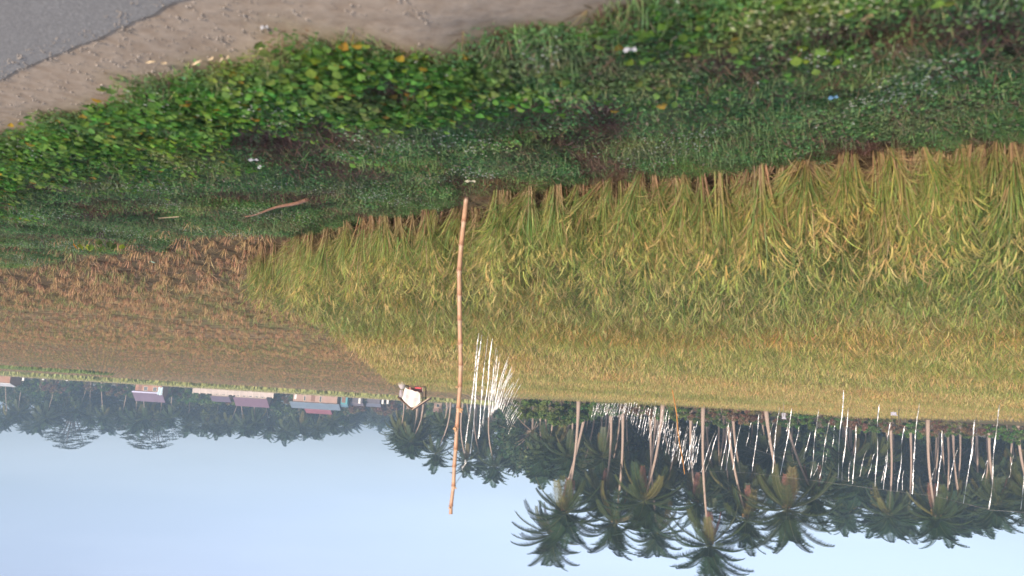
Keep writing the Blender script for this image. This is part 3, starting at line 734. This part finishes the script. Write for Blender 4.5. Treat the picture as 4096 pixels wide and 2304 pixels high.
# isolated mid distance palms near the pole
mid = [(1690, 1640, 1644, 1766, 170, .9, 'small leaning palm at the outer end of the middle palm clump, above the hut'),
 (1800, 1650, 1743, 1813, 165, .9, 'palm with long bent pale trunk between hut and bamboo pole'),
 (1700, 1660, 1694, 1760, 175, .75, 'low palm between the small leaning one and the bent trunked one'),
 (1850, 1660, 1864, 1842, 165, .85, 'palm whose crown shows right behind the upper bamboo pole'),
 (1900, 1660, 1925, 1838, 170, .85, 'palm just right of the bamboo pole in the photo, crown against the sky'),
 (1960, 1660, 1978, 1862, 160, .95, 'highest palm of the middle clump right of the bamboo pole'),
 (2020, 1665, 2030, 1815, 165, .85, 'palm of the middle clump behind the windblown ribbon cluster'),
 (2070, 1665, 2066, 1835, 175, .7, 'slim palm closing the middle clump before the sky gap'),
 (2120, 1665, 2110, 1765, 170, .8, 'low palm between the middle clump and the big grove')]
for (bx, by, tx, ty, d_, sc, lb) in mid:
    top = atd(tx, ty, d_); bs = atd(bx, by, d_); bs.z = -.1; palm(bs, top, lb, None, 1, .2, sc, 0, 1.0)
for i in range(26):
    x = rg.uniform(1580, 2240); d_ = rg.uniform(165, 215); hor = 1528+.0613*x
    top = atd(x, hor+rg.uniform(40, 135), d_); palm((top.x+rg.uniform(-2, 2), top.y, -.1), top, 'dim palm filling the middle clump behind the bamboo pole', 'filling palms of the middle clump', 1, .18, rg.uniform(.75, 1), 0)

# ------------------------------------------------------------ broadleaf trees and bushes
TM = leafmat('tree_leaf', .25, None, .6, .3, .15, .025, .3)
BK = plain('bark', (.17, .13, .10), .95, .3, 2)
def leafcloud(mb, cen, rad, n, size, col, r, flat=.35):
    for i in range(n):
        d_ = Vector((r.gauss(0, 1), r.gauss(0, 1), r.gauss(0, 1))).normalized()*(r.random()**.45)
        p = Vector(cen)+Vector((d_.x*rad[0], d_.y*rad[1], d_.z*rad[2]))
        nrm = Vector((r.gauss(0, 1), r.gauss(0, 1), r.gauss(0, 1)+flat*2)).normalized(); a_ = nrm.orthogonal().normalized(); b_ = nrm.cross(a_)
        s1 = size*r.uniform(.5, 1.3); s2 = s1*r.uniform(.4, .8); c_ = jit(col, .3, r)
        mb.quad(p-a_*s1, p-b_*s2, p+a_*s1, p+b_*s2, c_)
def tree_meshes(seed, h=10., spread=4.5, size=.3, n=40, per=75, col=(.06, .10, .035)):
    r = random.Random(seed); tr = MB(); cr = MB(); lumps = []
    trunk = [Vector((0, 0, -.2)), Vector((r.uniform(-.3, .3), 0, h*.2)), Vector((r.uniform(-.5, .5), r.uniform(-.3, .3), h*.45))]
    tr.tube(trunk, [h*.03, h*.022, h*.016], 8)
    for i in range(n):
        a_ = r.uniform(0, 6.28); q = math.sqrt(r.random()); z = h*r.uniform(.12, .93)
        k_ = max(.2, math.sin(min(1, max(0, (z/h+.1)/1.1))*math.pi))**.6
        c0 = Vector((math.cos(a_)*q*spread*k_, math.sin(a_)*q*spread*k_, z)); lumps.append(c0)
        rd = r.uniform(.12, .22)*h*.8
        leafcloud(cr, c0, (rd, rd, rd*.7), per, size, jit(col if r.random() < .75 else lerp(col, (.14, .17, .05), .6), .25, r), r)
        if i % 3 == 0: tr.tube([trunk[2], trunk[2].lerp(c0, .5)+Vector((0, 0, .2)), c0], [h*.012, h*.008, h*.003], 5)
    return tr.mesh('trunk', BK, True), cr.mesh('crown', TM)
TREES = [tree_meshes(i, col=c_) for i, c_ in enumerate([(.042, .075, .028), (.055, .088, .028), (.038, .066, .032), (.065, .085, .032)])]
BUSH = [tree_meshes(20+i, 3.2, 2.0, .14, 22, 90, c_) for i, c_ in enumerate([(.07, .15, .035), (.095, .17, .04), (.06, .11, .035), (.16, .10, .06)])]
def plant(kind, meshes, p, sc, label, cat, group=None, zs=1.0):
    root = empty(kind, p, rg.uniform(0, 6.28)); root.scale = (sc, sc, sc*zs); tag(root, label, cat, group)
    for nm, me in zip(('trunk' if kind != 'bush' else 'stem', 'crown' if kind != 'bush' else 'foliage'), meshes):
        o = bpy.data.objects.new(nm, me); C.objects.link(o); o.parent = root
    return root
# edge of the rice, in front of the grove
for i in range(58):
    x = 2095 + (4250-2095)*i/57 + rg.uniform(-15, 15); d_ = 93 - 8*min(1, (x-2095)/900) + rg.uniform(0, 8) + (4 if x > 3300 else 0)
    p = atd(x, 1700, d_); p.z = 0
    bright = x < 2400; big = (1.05 if x < 2380 else .62)
    m_ = BUSH[rg.choice([0, 1, 1])] if bright else BUSH[rg.choice([0, 0, 2, 3, 3])]
    plant('bush', m_, p, big*rg.uniform(.75, 1.15), 'bright green shrub at the far rice edge beside the palm grove' if bright else 'low shrub at the foot of the palm grove beyond the rice', 'bush',
          'bright shrubs beside the grove' if bright else 'low shrubs under the palms')
for i in range(74):    # dark trees closing the grove behind
    x = 2080 + (4300-2080)*i/73 + rg.uniform(-20, 20); d_ = rg.uniform(150, 185)
    p = atd(x, 1700, d_); p.z = 0
    plant('broadleaf_tree', TREES[rg.choice([0, 2, 0, 1])], p, rg.uniform(1.1, 1.6), 'dark broadleaf tree closing the view behind the palm grove', 'tree', 'dark trees behind the grove')
# distant tree line
segs = [(-200, 520, 'left of the purple roofed house'), (520, 780, 'behind the purple roofed house'), (780, 1130, 'behind the long pale wall'), (1130, 1400, 'behind the blue grey roofed house'), (1400, 2100, 'between teal shed and middle palm clump')]
def seglab(x):
    for a0, b0, s0 in segs:
        if a0 <= x < b0: return s0
    return segs[-1][2]
def skyline(x):     # photo height of the tree tops
    K = [(-200, 1735), (0, 1722), (60, 1690), (130, 1728), (200, 1675), (380, 1685), (440, 1735), (500, 1700), (690, 1705), (800, 1725), (850, 1738), (1010, 1738), (1150, 1755), (1225, 1745), (1330, 1728), (1400, 1725), (1455, 1685), (1510, 1725), (1600, 1725), (1700, 1740), (2100, 1740)]
    for (a0, b0), (a1, b1) in zip(K, K[1:]):
        if a0 <= x < a1: return b0+(b1-b0)*(x-a0)/(a1-a0)
    return 1740
for i in range(105):
    x = -140 + (1800+140)*i/104 + rg.uniform(-14, 14); back = i % 3
    d_ = (262, 285, 315)[back] + rg.uniform(-8, 8) + (60 if 1380 < x < 1640 else 0)
    ty = skyline(x) - (rg.uniform(18, 50), rg.uniform(45, 85), rg.uniform(22, 40))[back]
    top = atd(x, ty, d_); 
    palm((top.x+rg.uniform(-2.5, 2.5), top.y+rg.uniform(-2, 2), -.1), top, 'hazy coconut palm of the distant tree line ' + seglab(x), 'palms of the distant tree line', 1, .18, rg.uniform(.85, 1.15))
for i in range(70):
    x = -160 + (2120+160)*i/69 + rg.uniform(-18, 18); d_ = rg.uniform(262, 300) + (70 if 1380 < x < 1640 else 0)
    p = atd(x, 1600, d_); p.z = 0
    plant('broadleaf_tree', TREES[rg.randrange(4)], p, rg.uniform(.85, 1.25), 'hazy broadleaf tree of the distant tree line ' + seglab(x), 'tree', 'broadleaf trees of the distant tree line')
for i in range(44):
    x = -120 + (1760+120)*i/43 + rg.uniform(-15, 15); d_ = rg.uniform(246, 258)
    p = atd(x, 1600, d_); p.z = 0
    plant('bush', BUSH[rg.choice([0, 1, 2, 3])], p, rg.uniform(1.0, 1.9), 'village shrub at the foot of distant trees, ' + seglab(x), 'bush', 'shrubs among the village houses')
# two spreading rain trees over the tree line
DKB = plain('dark_bark', (.07, .06, .05), .95, .3, 2)
def rain_tree(x0, x1, ytop, d_, seed, label):
    r = random.Random(seed); L_, T_ = atd(x0, 1700, d_), atd(x1, 1700, d_); W = abs(T_.x-L_.x)/2; cx = (L_.x+T_.x)/2; h = atd((x0+x1)/2, ytop, d_).z
    root = empty('rain_tree', (cx, d_, 0)); tag(root, label, 'tree')
    tr, cr = MB(), MB(); fork = Vector((0, 0, h*.45)); tr.tube([Vector((0, 0, -.2)), Vector((.3, 0, h*.2)), fork], [.8, .6, .45], 9)
    for i in range(230):
        a_ = r.uniform(0, 6.28); q = math.sqrt(r.random()); lay = r.choice([0, 0, .09, .17, .24])
        z = h*(.985 - .34*q**2.2 - lay*(1-.2*q)); p = Vector((math.cos(a_)*q*W, math.sin(a_)*q*W*.7, z))
        rd = r.uniform(.7, 1.5); leafcloud(cr, p, (rd*1.3, rd*1.3, .25), 44, .27, (.05, .075, .04), r, 1.5)
        if i % 6 == 0: tr.tube([fork, fork.lerp(p, .55)+Vector((0, 0, -.4)), p-Vector((0, 0, .2))], [.25, .13, .04], 5)
    tr.build('trunk', DKB, root, True); cr.build('crown', TM, root)
rain_tree(155, 415, 1800, 275, 5, 'flat topped spreading tree with open layered crown, rising above palms left of purple roof')
rain_tree(465, 745, 1802, 275, 6, 'wide flat topped spreading tree rising above the palms behind the purple roof')

# ------------------------------------------------------------ field bands at the far end
def band(name, x0, x1, y0, y1, zt, col, label, cat, n=2600, hgt=.5):
    r = random.Random(name+label); m0 = leafmat(name+'_leaf', .3, None, .6, .15, .1, .02); g = MB()
    for i in range(n):
        x = r.uniform(x0, x1); y = r.uniform(y0, y1)
        a_ = r.uniform(0, 6.28); blade(g, (x, y, 0), a_, r.uniform(0, .3), zt*r.uniform(.8, 1.15), hgt, .6, 2, jit(col, .18, r), jit(col, .18, r), 0, 4)
    return tag(g.build(name, m0), label, cat, kind='stuff')
band('far_rice', 2, 165, 150, 165, .75, (.36, .35, .13), 'thin pale yellow green strip of rice before the village', 'rice', 14000, .35)
band('far_rice', 2, 170, 200, 222, .6, (.38, .34, .16), 'farther pale strip of rice right before the village', 'rice', 12000, .4)
band('grass_patch', 52, 70, 99, 108, .4, (.19, .27, .09), 'bright green grass patch in the harvested field near the village', 'grass', 3500, .14)

# ------------------------------------------------------------ village houses
def gable(label, x0, x1, zw, dpt, d_, wallc, roofc, rh=1.6, oh=.5, wins=(), doors=(), name='house', eave=None, hip=0):
    A, B = atd(x0, 1600, d_), atd(x1, 1600, d_); wd = abs(A.x-B.x); cx = (A.x+B.x)/2
    root = empty(name, (cx, d_, 0)); tag(root, label, 'house')
    wallc = tuple(x*.65 for x in wallc); roofc = tuple(x*.75 for x in roofc)
    wm = plain(name+'_wall', wallc, .9, .12, .8); rm = plain(name+'_roof', roofc, .55, .10, .6)
    g = MB(); h = wd/2; g.box((-h, 0, -.1), (h, dpt, zw))
    n = len(g.v); ap = rh*.98*(dpt/2)/(dpt/2+oh)
    for sx_ in (-h, h): g.tri((sx_, 0.01, zw), (sx_, dpt-.01, zw), (sx_, dpt/2, zw+ap))
    g.build('wall', wm, root)
    g = MB(); e = h+oh; my = dpt/2; zt = zw-.12+rh
    for s0, y0 in ((1, -oh), (-1, dpt+oh)):
        for zo in (0, .1):
            g.quad((-e, y0, zw-.12+zo), (e, y0, zw-.12+zo), (e-hip, my, zt+zo), (-e+hip, my, zt+zo))
        g.quad((-e, y0, zw-.12), (e, y0, zw-.12), (e, y0, zw-.02), (-e, y0, zw-.02))
    if hip:
        for s0 in (-1, 1): g.tri((s0*e, -oh, zw-.02), (s0*e, dpt+oh, zw-.02), (s0*(e-hip), my, zt+.1))
    g.build('roof', rm, root)
    if eave:
        g = MB(); g.box((-e-.02, -oh-.06, zw-.32), (e+.02, -oh-.02, zw+.12)); g.build('fascia', plain(name+'_fascia', eave, .5, .05), root)
    fm_ = plain('window_frame', (.55, .5, .42), .7, .1); gm_ = plain('window_pane', (.05, .055, .06), .2, .2)
    for (u_, z0, z1, ww) in wins:
        x = -h+u_*wd; g = MB(); g.box((x-ww/2-.08, -.06, z0-.08), (x+ww/2+.08, -.003, z1+.08)); f = g.build('window', fm_, root)
        g = MB(); g.box((x-ww/2, -.08, z0), (x+ww/2, -.063, z1)); g.build('pane', gm_, f)
    for (u_, z1, ww) in doors:
        x = -h+u_*wd; g = MB(); g.box((x-ww/2, -.05, 0), (x+ww/2, -.003, z1)); g.build('door', plain('door', (.16, .08, .05), .7), root)
    return root, cx, wd
D0 = 238
PUR = (.26, .17, .24)
gable('small house with purple roof, lilac eave board and orange wall', 535, 640, 2.6, 5, D0, (.48, .25, .16), (.21, .15, .21), 2.6, .6, ((.25, .9, 2.0, 1.0), (.6, .9, 2.0, 1.0)), ((.82, 2.1, .9),), eave=(.33, .33, .48))
gable('low house with dull purple roof at the left end of the long pale wall', 845, 912, 2.5, 4, D0+3, (.50, .42, .38), (.16, .12, .17), 1.5, .4, ((.3, .9, 1.9, .9), (.7, .9, 1.9, .9)))
gable('low house with plum coloured roof behind the long pale wall', 938, 1064, 2.5, 6, D0+3, (.50, .40, .36), (.22, .13, .18), 2.4, .4, ((.12, .9, 2, .8), (.3, .9, 2, .8), (.5, .9, 2, .8), (.7, .9, 2, .8), (.88, .9, 2, .8)))
gable('long pink walled house with blue grey metal roof', 1172, 1349, 2.7, 5, D0, (.50, .33, .27), (.22, .28, .35), 1.7, .8, ((.38, .6, 2.2, .5), (.74, .8, 2.1, .45)), ((.55, 2.2, 1.2),))
gable('narrow red roofed upper house rising behind the blue grey roof', 1228, 1322, 4.6, 5, D0+7, (.5, .38, .32), (.36, .12, .15), 1.2, .4)
gable('small teal blue shed beside the pink house', 1364, 1390, 2.6, 3, D0, (.12, .40, .45), (.16, .30, .38), .7, .15, (), ((.6, 2.0, 1.1),), 'shed')
gable('small brownish hut right of the field shelter at the foot of far palms', 1738, 1768, 2.2, 3, 226, (.5, .33, .25), (.33, .2, .16), .9, .25, ((.5, .8, 1.6, .7),), (), 'hut')
gable('house cut by the left edge of the photo with white roof edge', -40, 28, 2.4, 5, 214, (.45, .25, .16), (.75, .75, .74), .8, .4, ((.75, .8, 1.8, 1),))
gable('low grey sheds between teal shed and field shelter', 1405, 1450, 1.9, 3, D0+2, (.14, .13, .16), (.20, .17, .20), .8, .3, (), (), 'shed')
gable('second low grey shed left of the field shelter under the palms', 1468, 1520, 1.8, 3, D0+4, (.15, .14, .18), (.18, .19, .25), .9, .3, (), (), 'shed')
# long pale wall
A, B = atd(772, 1570, D0-2), atd(1092, 1580, D0-2)
root = empty('boundary_wall', ((A.x+B.x)/2, D0-2, 0)); tag(root, 'long low pale boundary wall with pillars before the purple roofed row', 'wall')
W = abs(A.x-B.x)/2; g = MB(); g.box((-W, 0, -.1), (W, .15, 1.75)); g.build('panel', plain('pale_wall', (.42, .36, .33), .9, .15, .7), root)
for i in range(13):
    x = -W + 2*W*i/12; g = MB(); g.box((x-.18, -.08, -.1), (x+.18, -.003, 2.0)); g.build('pillar', plain('pale_pillar', (.46, .40, .36), .9, .1), root)
# pale blue sheet beside the purple roofed house, posts and gateway
p = atd(636, 1600, D0-3); g = MB()
for i in range(8):
    for j in range(4):
        q = lambda i_, j_: ((i_/8-.5)*1.5*(1-.1*j_/4), .12*math.sin(i_*1.4+j_), 3.0-2.2*j_/4-.1*math.cos(i_))
        g.quad(q(i, j), q(i+1, j), q(i+1, j+1), q(i, j+1))
root = empty('hanging_sheet', (p.x, D0-3, 0)); tag(root, 'pale blue sheet hung upright beside the purple roofed house', 'sheet')
g.build('cloth', plain('pale_blue_cloth', (.45, .58, .66), .8, .08), root)
for s0 in (-.72, .72):
    g = MB(); g.tube([(s0, .05, -.1), (s0, .05, 3.1)], .04, 6); g.build('post', BK, root)
postm = plain('white_post', (.62, .62, .60), .8, .1)
for (x, h_, lb) in ((82, 1.3, 'short white post at the far field edge near the left photo edge'), (162, .8, 'low white marker left of the spreading tree foot'), (258, .6, 'low pale marker under the first spreading tree'), (1182, 1.7, 'pale gate post at the corner of the pink house'), (1439, 1.9, 'pale post in far stubble between teal shed and field shelter'), (1532, 1.6, 'pale post just left of the field shelter against dark trees'), (1552, 1.5, 'second pale post left of the field shelter'), (1815, 1.3, 'pale post in the far field just left of the bamboo pole')):
    p = atd(x, 1590, 228); g = MB(); g.box((-.28, -.12, -.1), (.28, .12, h_)); g.box((-.33, -.15, h_), (.33, .15, h_+.08))
    tag(g.build('field_post', postm, loc=(p.x, p.y, 0)), lb, 'post')

# ------------------------------------------------------------ field shelter with white tarpaulin
HD = 62.0
def hp(x, y, dy=0): 
    q = atd(x, y, HD); return Vector((q.x, HD+dy, q.z))
hc = hp(1657, 1540); hb = Vector((hc.x, HD, 0))
root = empty('field_shelter', hb); tag(root, 'tiny stilted field shelter with white striped tarpaulin over its pitched roof at the rice corner', 'shelter')
wood = plain('dark_wood', (.12, .07, .045), .9, .3, 5); pale = plain('pale_wood', (.40, .30, .22), .85, .25, 5)
def rel(x, y, dy=0): return hp(x, y, dy)-hb
for (x, y1, dy, mt) in ((1632, 1600, 0, wood), (1690, 1612, 0, pale), (1626, 1600, 1.1, wood), (1697, 1600, 1.1, wood)):
    a_ = rel(x, 1540, dy); tp = rel(x, y1, dy); g = MB(); g.tube([(a_.x, dy, -.1), (tp.x, dy, tp.z)], .045, 6); g.build('leg', mt, root)
a_, b_ = rel(1619, 1542), rel(1697, 1546); g = MB(); g.box((min(a_.x, b_.x), -.08, a_.z-.05), (max(a_.x, b_.x), 1.2, a_.z+.04)); g.build('floor', wood, root)
a_, b_ = rel(1630, 1553), rel(1686, 1570); g = MB(); g.box((b_.x, .35, a_.z-.1), (a_.x, .4, b_.z)); g.build('back_panel', plain('reddish_panel', (.38, .17, .14), .9, .3, 4), root)
a_, b_ = rel(1660, 1550), rel(1685, 1556); g = MB(); g.box((b_.x, -.05, a_.z-.03), (a_.x, .3, b_.z)); g.build('cushion', plain('red_cloth', (.55, .07, .08), .8, .15), root)
ridge = rel(1650, 1637); le, re_ = rel(1592, 1586), rel(1720, 1590)
g = MB()
for q in (le, re_):
    for dz in (0, .06):
        g.quad((ridge.x, -.35, ridge.z+dz), (q.x, -.35, q.z+dz), (q.x, 1.5, q.z+dz), (ridge.x, 1.5, ridge.z+dz))
    g.quad((ridge.x, -.35, ridge.z), (q.x, -.35, q.z), (q.x, -.35, q.z+.06), (ridge.x, -.35, ridge.z+.06))
g.build('roof', plain('thatch', (.24, .13, .09), .95, .3, 8), root)
for q in (le, re_):
    g = MB(); g.tube([(ridge.x, -.39, ridge.z+.03), (q.x, -.39, q.z+.03)], .045, 6); g.build('rafter', wood if q is le else pale, root)
# tarpaulin hanging over the gable front
tpm, t, b, o_ = mat('tarpaulin'); va = N(t, 'ShaderNodeVertexColor'); va.layer_name = 'Col'
t.links.new(mixc(t, mathn(t, 'MULTIPLY', noise_node(t, 4, 3), .2), va.outputs['Color'], (.75, .66, .55)), b.inputs['Base Color']); b.inputs['Roughness'].default_value = .55
TL = [(1611, 1592), (1613, 1583), (1618, 1565), (1623, 1550), (1630, 1553), (1640, 1558), (1652, 1561), (1660, 1565), (1674, 1567), (1681, 1573)]
TR = [(1611, 1598), (1622, 1609), (1634, 1620), (1643, 1628), (1650, 1629), (1660, 1628), (1670, 1622), (1676, 1616), (1682, 1613), (1683, 1612)]
g = MB(); nu, nv = 36, 40
def samp(L_, u_):
    k_ = u_*(len(L_)-1); i_ = min(len(L_)-2, int(k_)); f_ = k_-i_; return (L_[i_][0]+(L_[i_+1][0]-L_[i_][0])*f_, L_[i_][1]+(L_[i_+1][1]-L_[i_][1])*f_)
BOT = [(1612, 1586), (1620, 1560), (1624, 1550), (1631, 1556), (1641, 1559), (1652, 1561), (1660, 1566), (1673, 1567), (1680, 1572), (1683, 1580)]
TOP = [(1611, 1594), (1620, 1606), (1627, 1613), (1634, 1619), (1641, 1625), (1649, 1630), (1660, 1628), (1669, 1622), (1677, 1615), (1684, 1610)]
grid = []
for j in range(nv+1):
    row = []
    for i in range(nu+1):
        u_, v = i/nu, j/nv; pb_, pt_ = samp(BOT, u_), samp(TOP, u_); x = pb_[0]+(pt_[0]-pb_[0])*v; y = pb_[1]+(pt_[1]-pb_[1])*v
        q = rel(x, y); sv_ = 0
        line = (x-1613)*.55 if x < 1655 else 23.0 - (x-1655)*-.02
        e = y - (1572+line*.95) if x < 1655 else y - (1572+22)
        stripe = any(abs(e-o1) < w1 for o1, w1 in ((0, .9), (5, 1.0), (10, 1.1)))
        row.append(((q.x, -.42+.03*math.sin(u_*15+v*3)-.05*(1-v), q.z), (.26, .26, .36) if stripe else (.56, .52, .48)))
    grid.append(row)
for j in range(nv):
    for i in range(nu):
        n = len(g.v)
        for (q, c_) in (grid[j][i], grid[j][i+1], grid[j+1][i+1], grid[j+1][i]): g.v.append(q); g.c.append(c_)
        g.f.append((n, n+1, n+2, n+3))
g.build('tarpaulin', tpm, root, True)
a_, b_ = rel(1600, 1560), rel(1610, 1590); g = MB()
for i in range(5):
    q = lambda i_, v: (a_.x+(b_.x-a_.x)*i_/5, -.3+.05*math.sin(i_*2), a_.z+(b_.z-a_.z)*v)
    g.quad(q(i, 0), q(i+1, 0), q(i+1, 1), q(i, 1))
g.build('side_cloth', plain('grey_cloth', (.42, .38, .40), .9, .1), root)
a_ = rel(1612, 1530); g = MB(); r = random.Random(3)
g.tube([(a_.x, -.6, 0), (a_.x+.02, -.6, .2), (a_.x-.04, -.6, .42), (a_.x, -.6, .55)], [.22, .28, .2, .07], 9)
tag(g.build('sack', plain('grey_sack', (.42, .38, .38), .9, .1), loc=hb+Vector((0, 0, .25))), 'greyish filled sack beside the field shelter', 'sack')

# ------------------------------------------------------------ small things lying on the verge
def onverge(x, y):
    z = .3
    for _ in range(12):
        p = at(x, y, z); z = .5*z+.5*(gz(p.x, p.y))
    return at(x, y, z)
def flatpiece(name, x, y, ln, wd, ang, mt, label, cat, lift=.09, seed=1, curl=.005):
    p = onverge(x, y)+Vector((0, 0, lift)); g = MB(); n = 6; r = random.Random(seed); prof = [r.uniform(.6, 1) for _ in range(n+1)]
    for k_ in (0, 1):
        for i in range(n):
            q = lambda i_, v: (ln*(i_/n-.5), wd*v*prof[i_]*(1-abs(i_/n-.5)*.8), curl*math.sin(i_*1.3+v)+.004*k_)
            g.quad(q(i, -.5), q(i+1, -.5), q(i+1, .5), q(i, .5))
    o = g.build(name, mt, loc=p); o.rotation_euler = (.15, .1, ang); return tag(o, label, cat)
cream = plain('dry_leaf_cream', (.48, .38, .24), .8, .15); 
AR = math.atan2(ay, ax)
flatpiece('dry_leaf', 628, 226, .13, .014, AR-.35, cream, 'short cream dry leaf blade lying alone on the dirt shoulder', 'leaf', .03)
flatpiece('dry_leaf', 815, 205, .22, .010, AR+.1, cream, 'long thin tan dry leaf blade at the weed edge on the shoulder', 'leaf', .05, 2)
flatpiece('dry_leaf', 900, 195, .12, .012, AR+.2, cream, 'cream dry leaf blade against the weeds next to the long tan one', 'leaf', .05, 3)
flatpiece('dry_leaf', 1058, 148, .06, .02, AR, cream, 'small pale dry leaf on the shoulder edge near the weeds', 'leaf', .05, 4)
wp = plain('white_plastic', (.48, .48, .50), .5, .06)
flatpiece('plastic_scrap', 1058, 98, .05, .018, AR, wp, 'tiny white plastic scrap on the dirt shoulder', 'litter', .01, 5)
flatpiece('plastic_scrap', 2525, 78, .06, .035, AR, wp, 'pale crumpled plastic scrap in the weeds near the photo edge', 'litter', .14, 6)
flatpiece('plastic_scrap', 3333, 286, .055, .04, AR+.4, plain('blue_plastic', (.13, .27, .42), .5, .1), 'small blue plastic scrap lying in the green verge', 'litter', .15, 7)
flatpiece('plastic_scrap', 1885, 680, .11, .05, AR, plain('cream_plastic', (.62, .58, .42), .6, .1), 'cream coloured plastic scrap in the clover before the bamboo pole', 'litter', .10, 8)
flatpiece('plastic_scrap', 1020, 585, .10, .04, AR, wp, 'white torn plastic scrap low in the clover left of the fallen cane', 'litter', .10, 9)
flatpiece('plastic_scrap', 1045, 615, .11, .03, AR+.5, wp, 'second white torn plastic scrap just beyond the first in the clover', 'litter', .10, 10)
flatpiece('plastic_scrap', 615, 1022, .16, .11, AR+.5, plain('mint_plastic', (.38, .58, .45), .5, .1), 'pale mint green plastic cup scrap at the stubble edge', 'litter', .10, 11)
# fallen reddish cane
A, B = onverge(985, 832)+Vector((0, 0, .10)), onverge(1232, 742)+Vector((0, 0, .14))
g = MB(); n = 9; g.tube([(B-A)*(i/n)+Vector((0, 0, .01*math.sin(i))) for i in range(n+1)], [.007+.012*(i/n) for i in range(n+1)], 8)
tag(g.build('fallen_cane', plain('red_cane', (.17, .09, .06), .7, .25, 8), loc=A), 'reddish brown cane lying fallen in the flowering clover', 'cane')
A, B = onverge(640, 832)+Vector((0, 0, .12)), onverge(722, 818)+Vector((0, 0, .14)); g = MB(); g.tube([(B-A)*(i/4) for i in range(5)], .006, 6)
tag(g.build('dry_stick', plain('dull_stick', (.24, .19, .13), .9), loc=A), 'short pale stick lying in weeds left of the fallen cane', 'stick')
# weed with yellow leaves and dark stems before the stubble
p = onverge(400, 905); root = empty('yellow_leaved_weed', p); tag(root, 'small weed with orange and lime leaves on dark stems before the stubble field', 'plant')
g = MB(); r = random.Random(8)
for i in range(7): g.tube([(0, 0, 0), (r.uniform(-.1, .1), r.uniform(-.05, .05), .15), (r.uniform(-.3, .3), r.uniform(-.1, .1), r.uniform(.15, .3))], [.008, .006, .003], 5)
g.build('stem', plain('dark_stem', (.05, .045, .04), .7), root)
g = MB()
for i, c_ in enumerate([(.6, .33, .03), (.25, .36, .04), (.3, .4, .05), (.12, .24, .04), (.08, .16, .03), (.07, .15, .03), (.06, .12, .03), (.07, .14, .03), (.25, .36, .04)]):
    leaf(g, (.27-.075*i, r.uniform(-.08, .0), .2+r.uniform(-.03, .06)), r.uniform(0, 6.28), .9, .11, .08, c_)
g.build('leaves', VM, root)

# ------------------------------------------------------------ haze
g = MB(); g.box((-720, -320, -1), (720, 1020, 26)); hb_ = g.build('haze', None); tag(hb_, 'thin pale morning haze over fields and trees', 'haze', kind='stuff')
hm = bpy.data.materials.new('haze'); hm.use_nodes = True; t = hm.node_tree; t.nodes.clear()
pv = t.nodes.new('ShaderNodeVolumePrincipled'); oo = t.nodes.new('ShaderNodeOutputMaterial')
pv.inputs['Color'].default_value = (.52, .74, 1, 1); pv.inputs['Density'].default_value = .00095; pv.inputs['Anisotropy'].default_value = 0.0
t.links.new(pv.outputs[0], oo.inputs['Volume']); hb_.data.materials.append(hm)
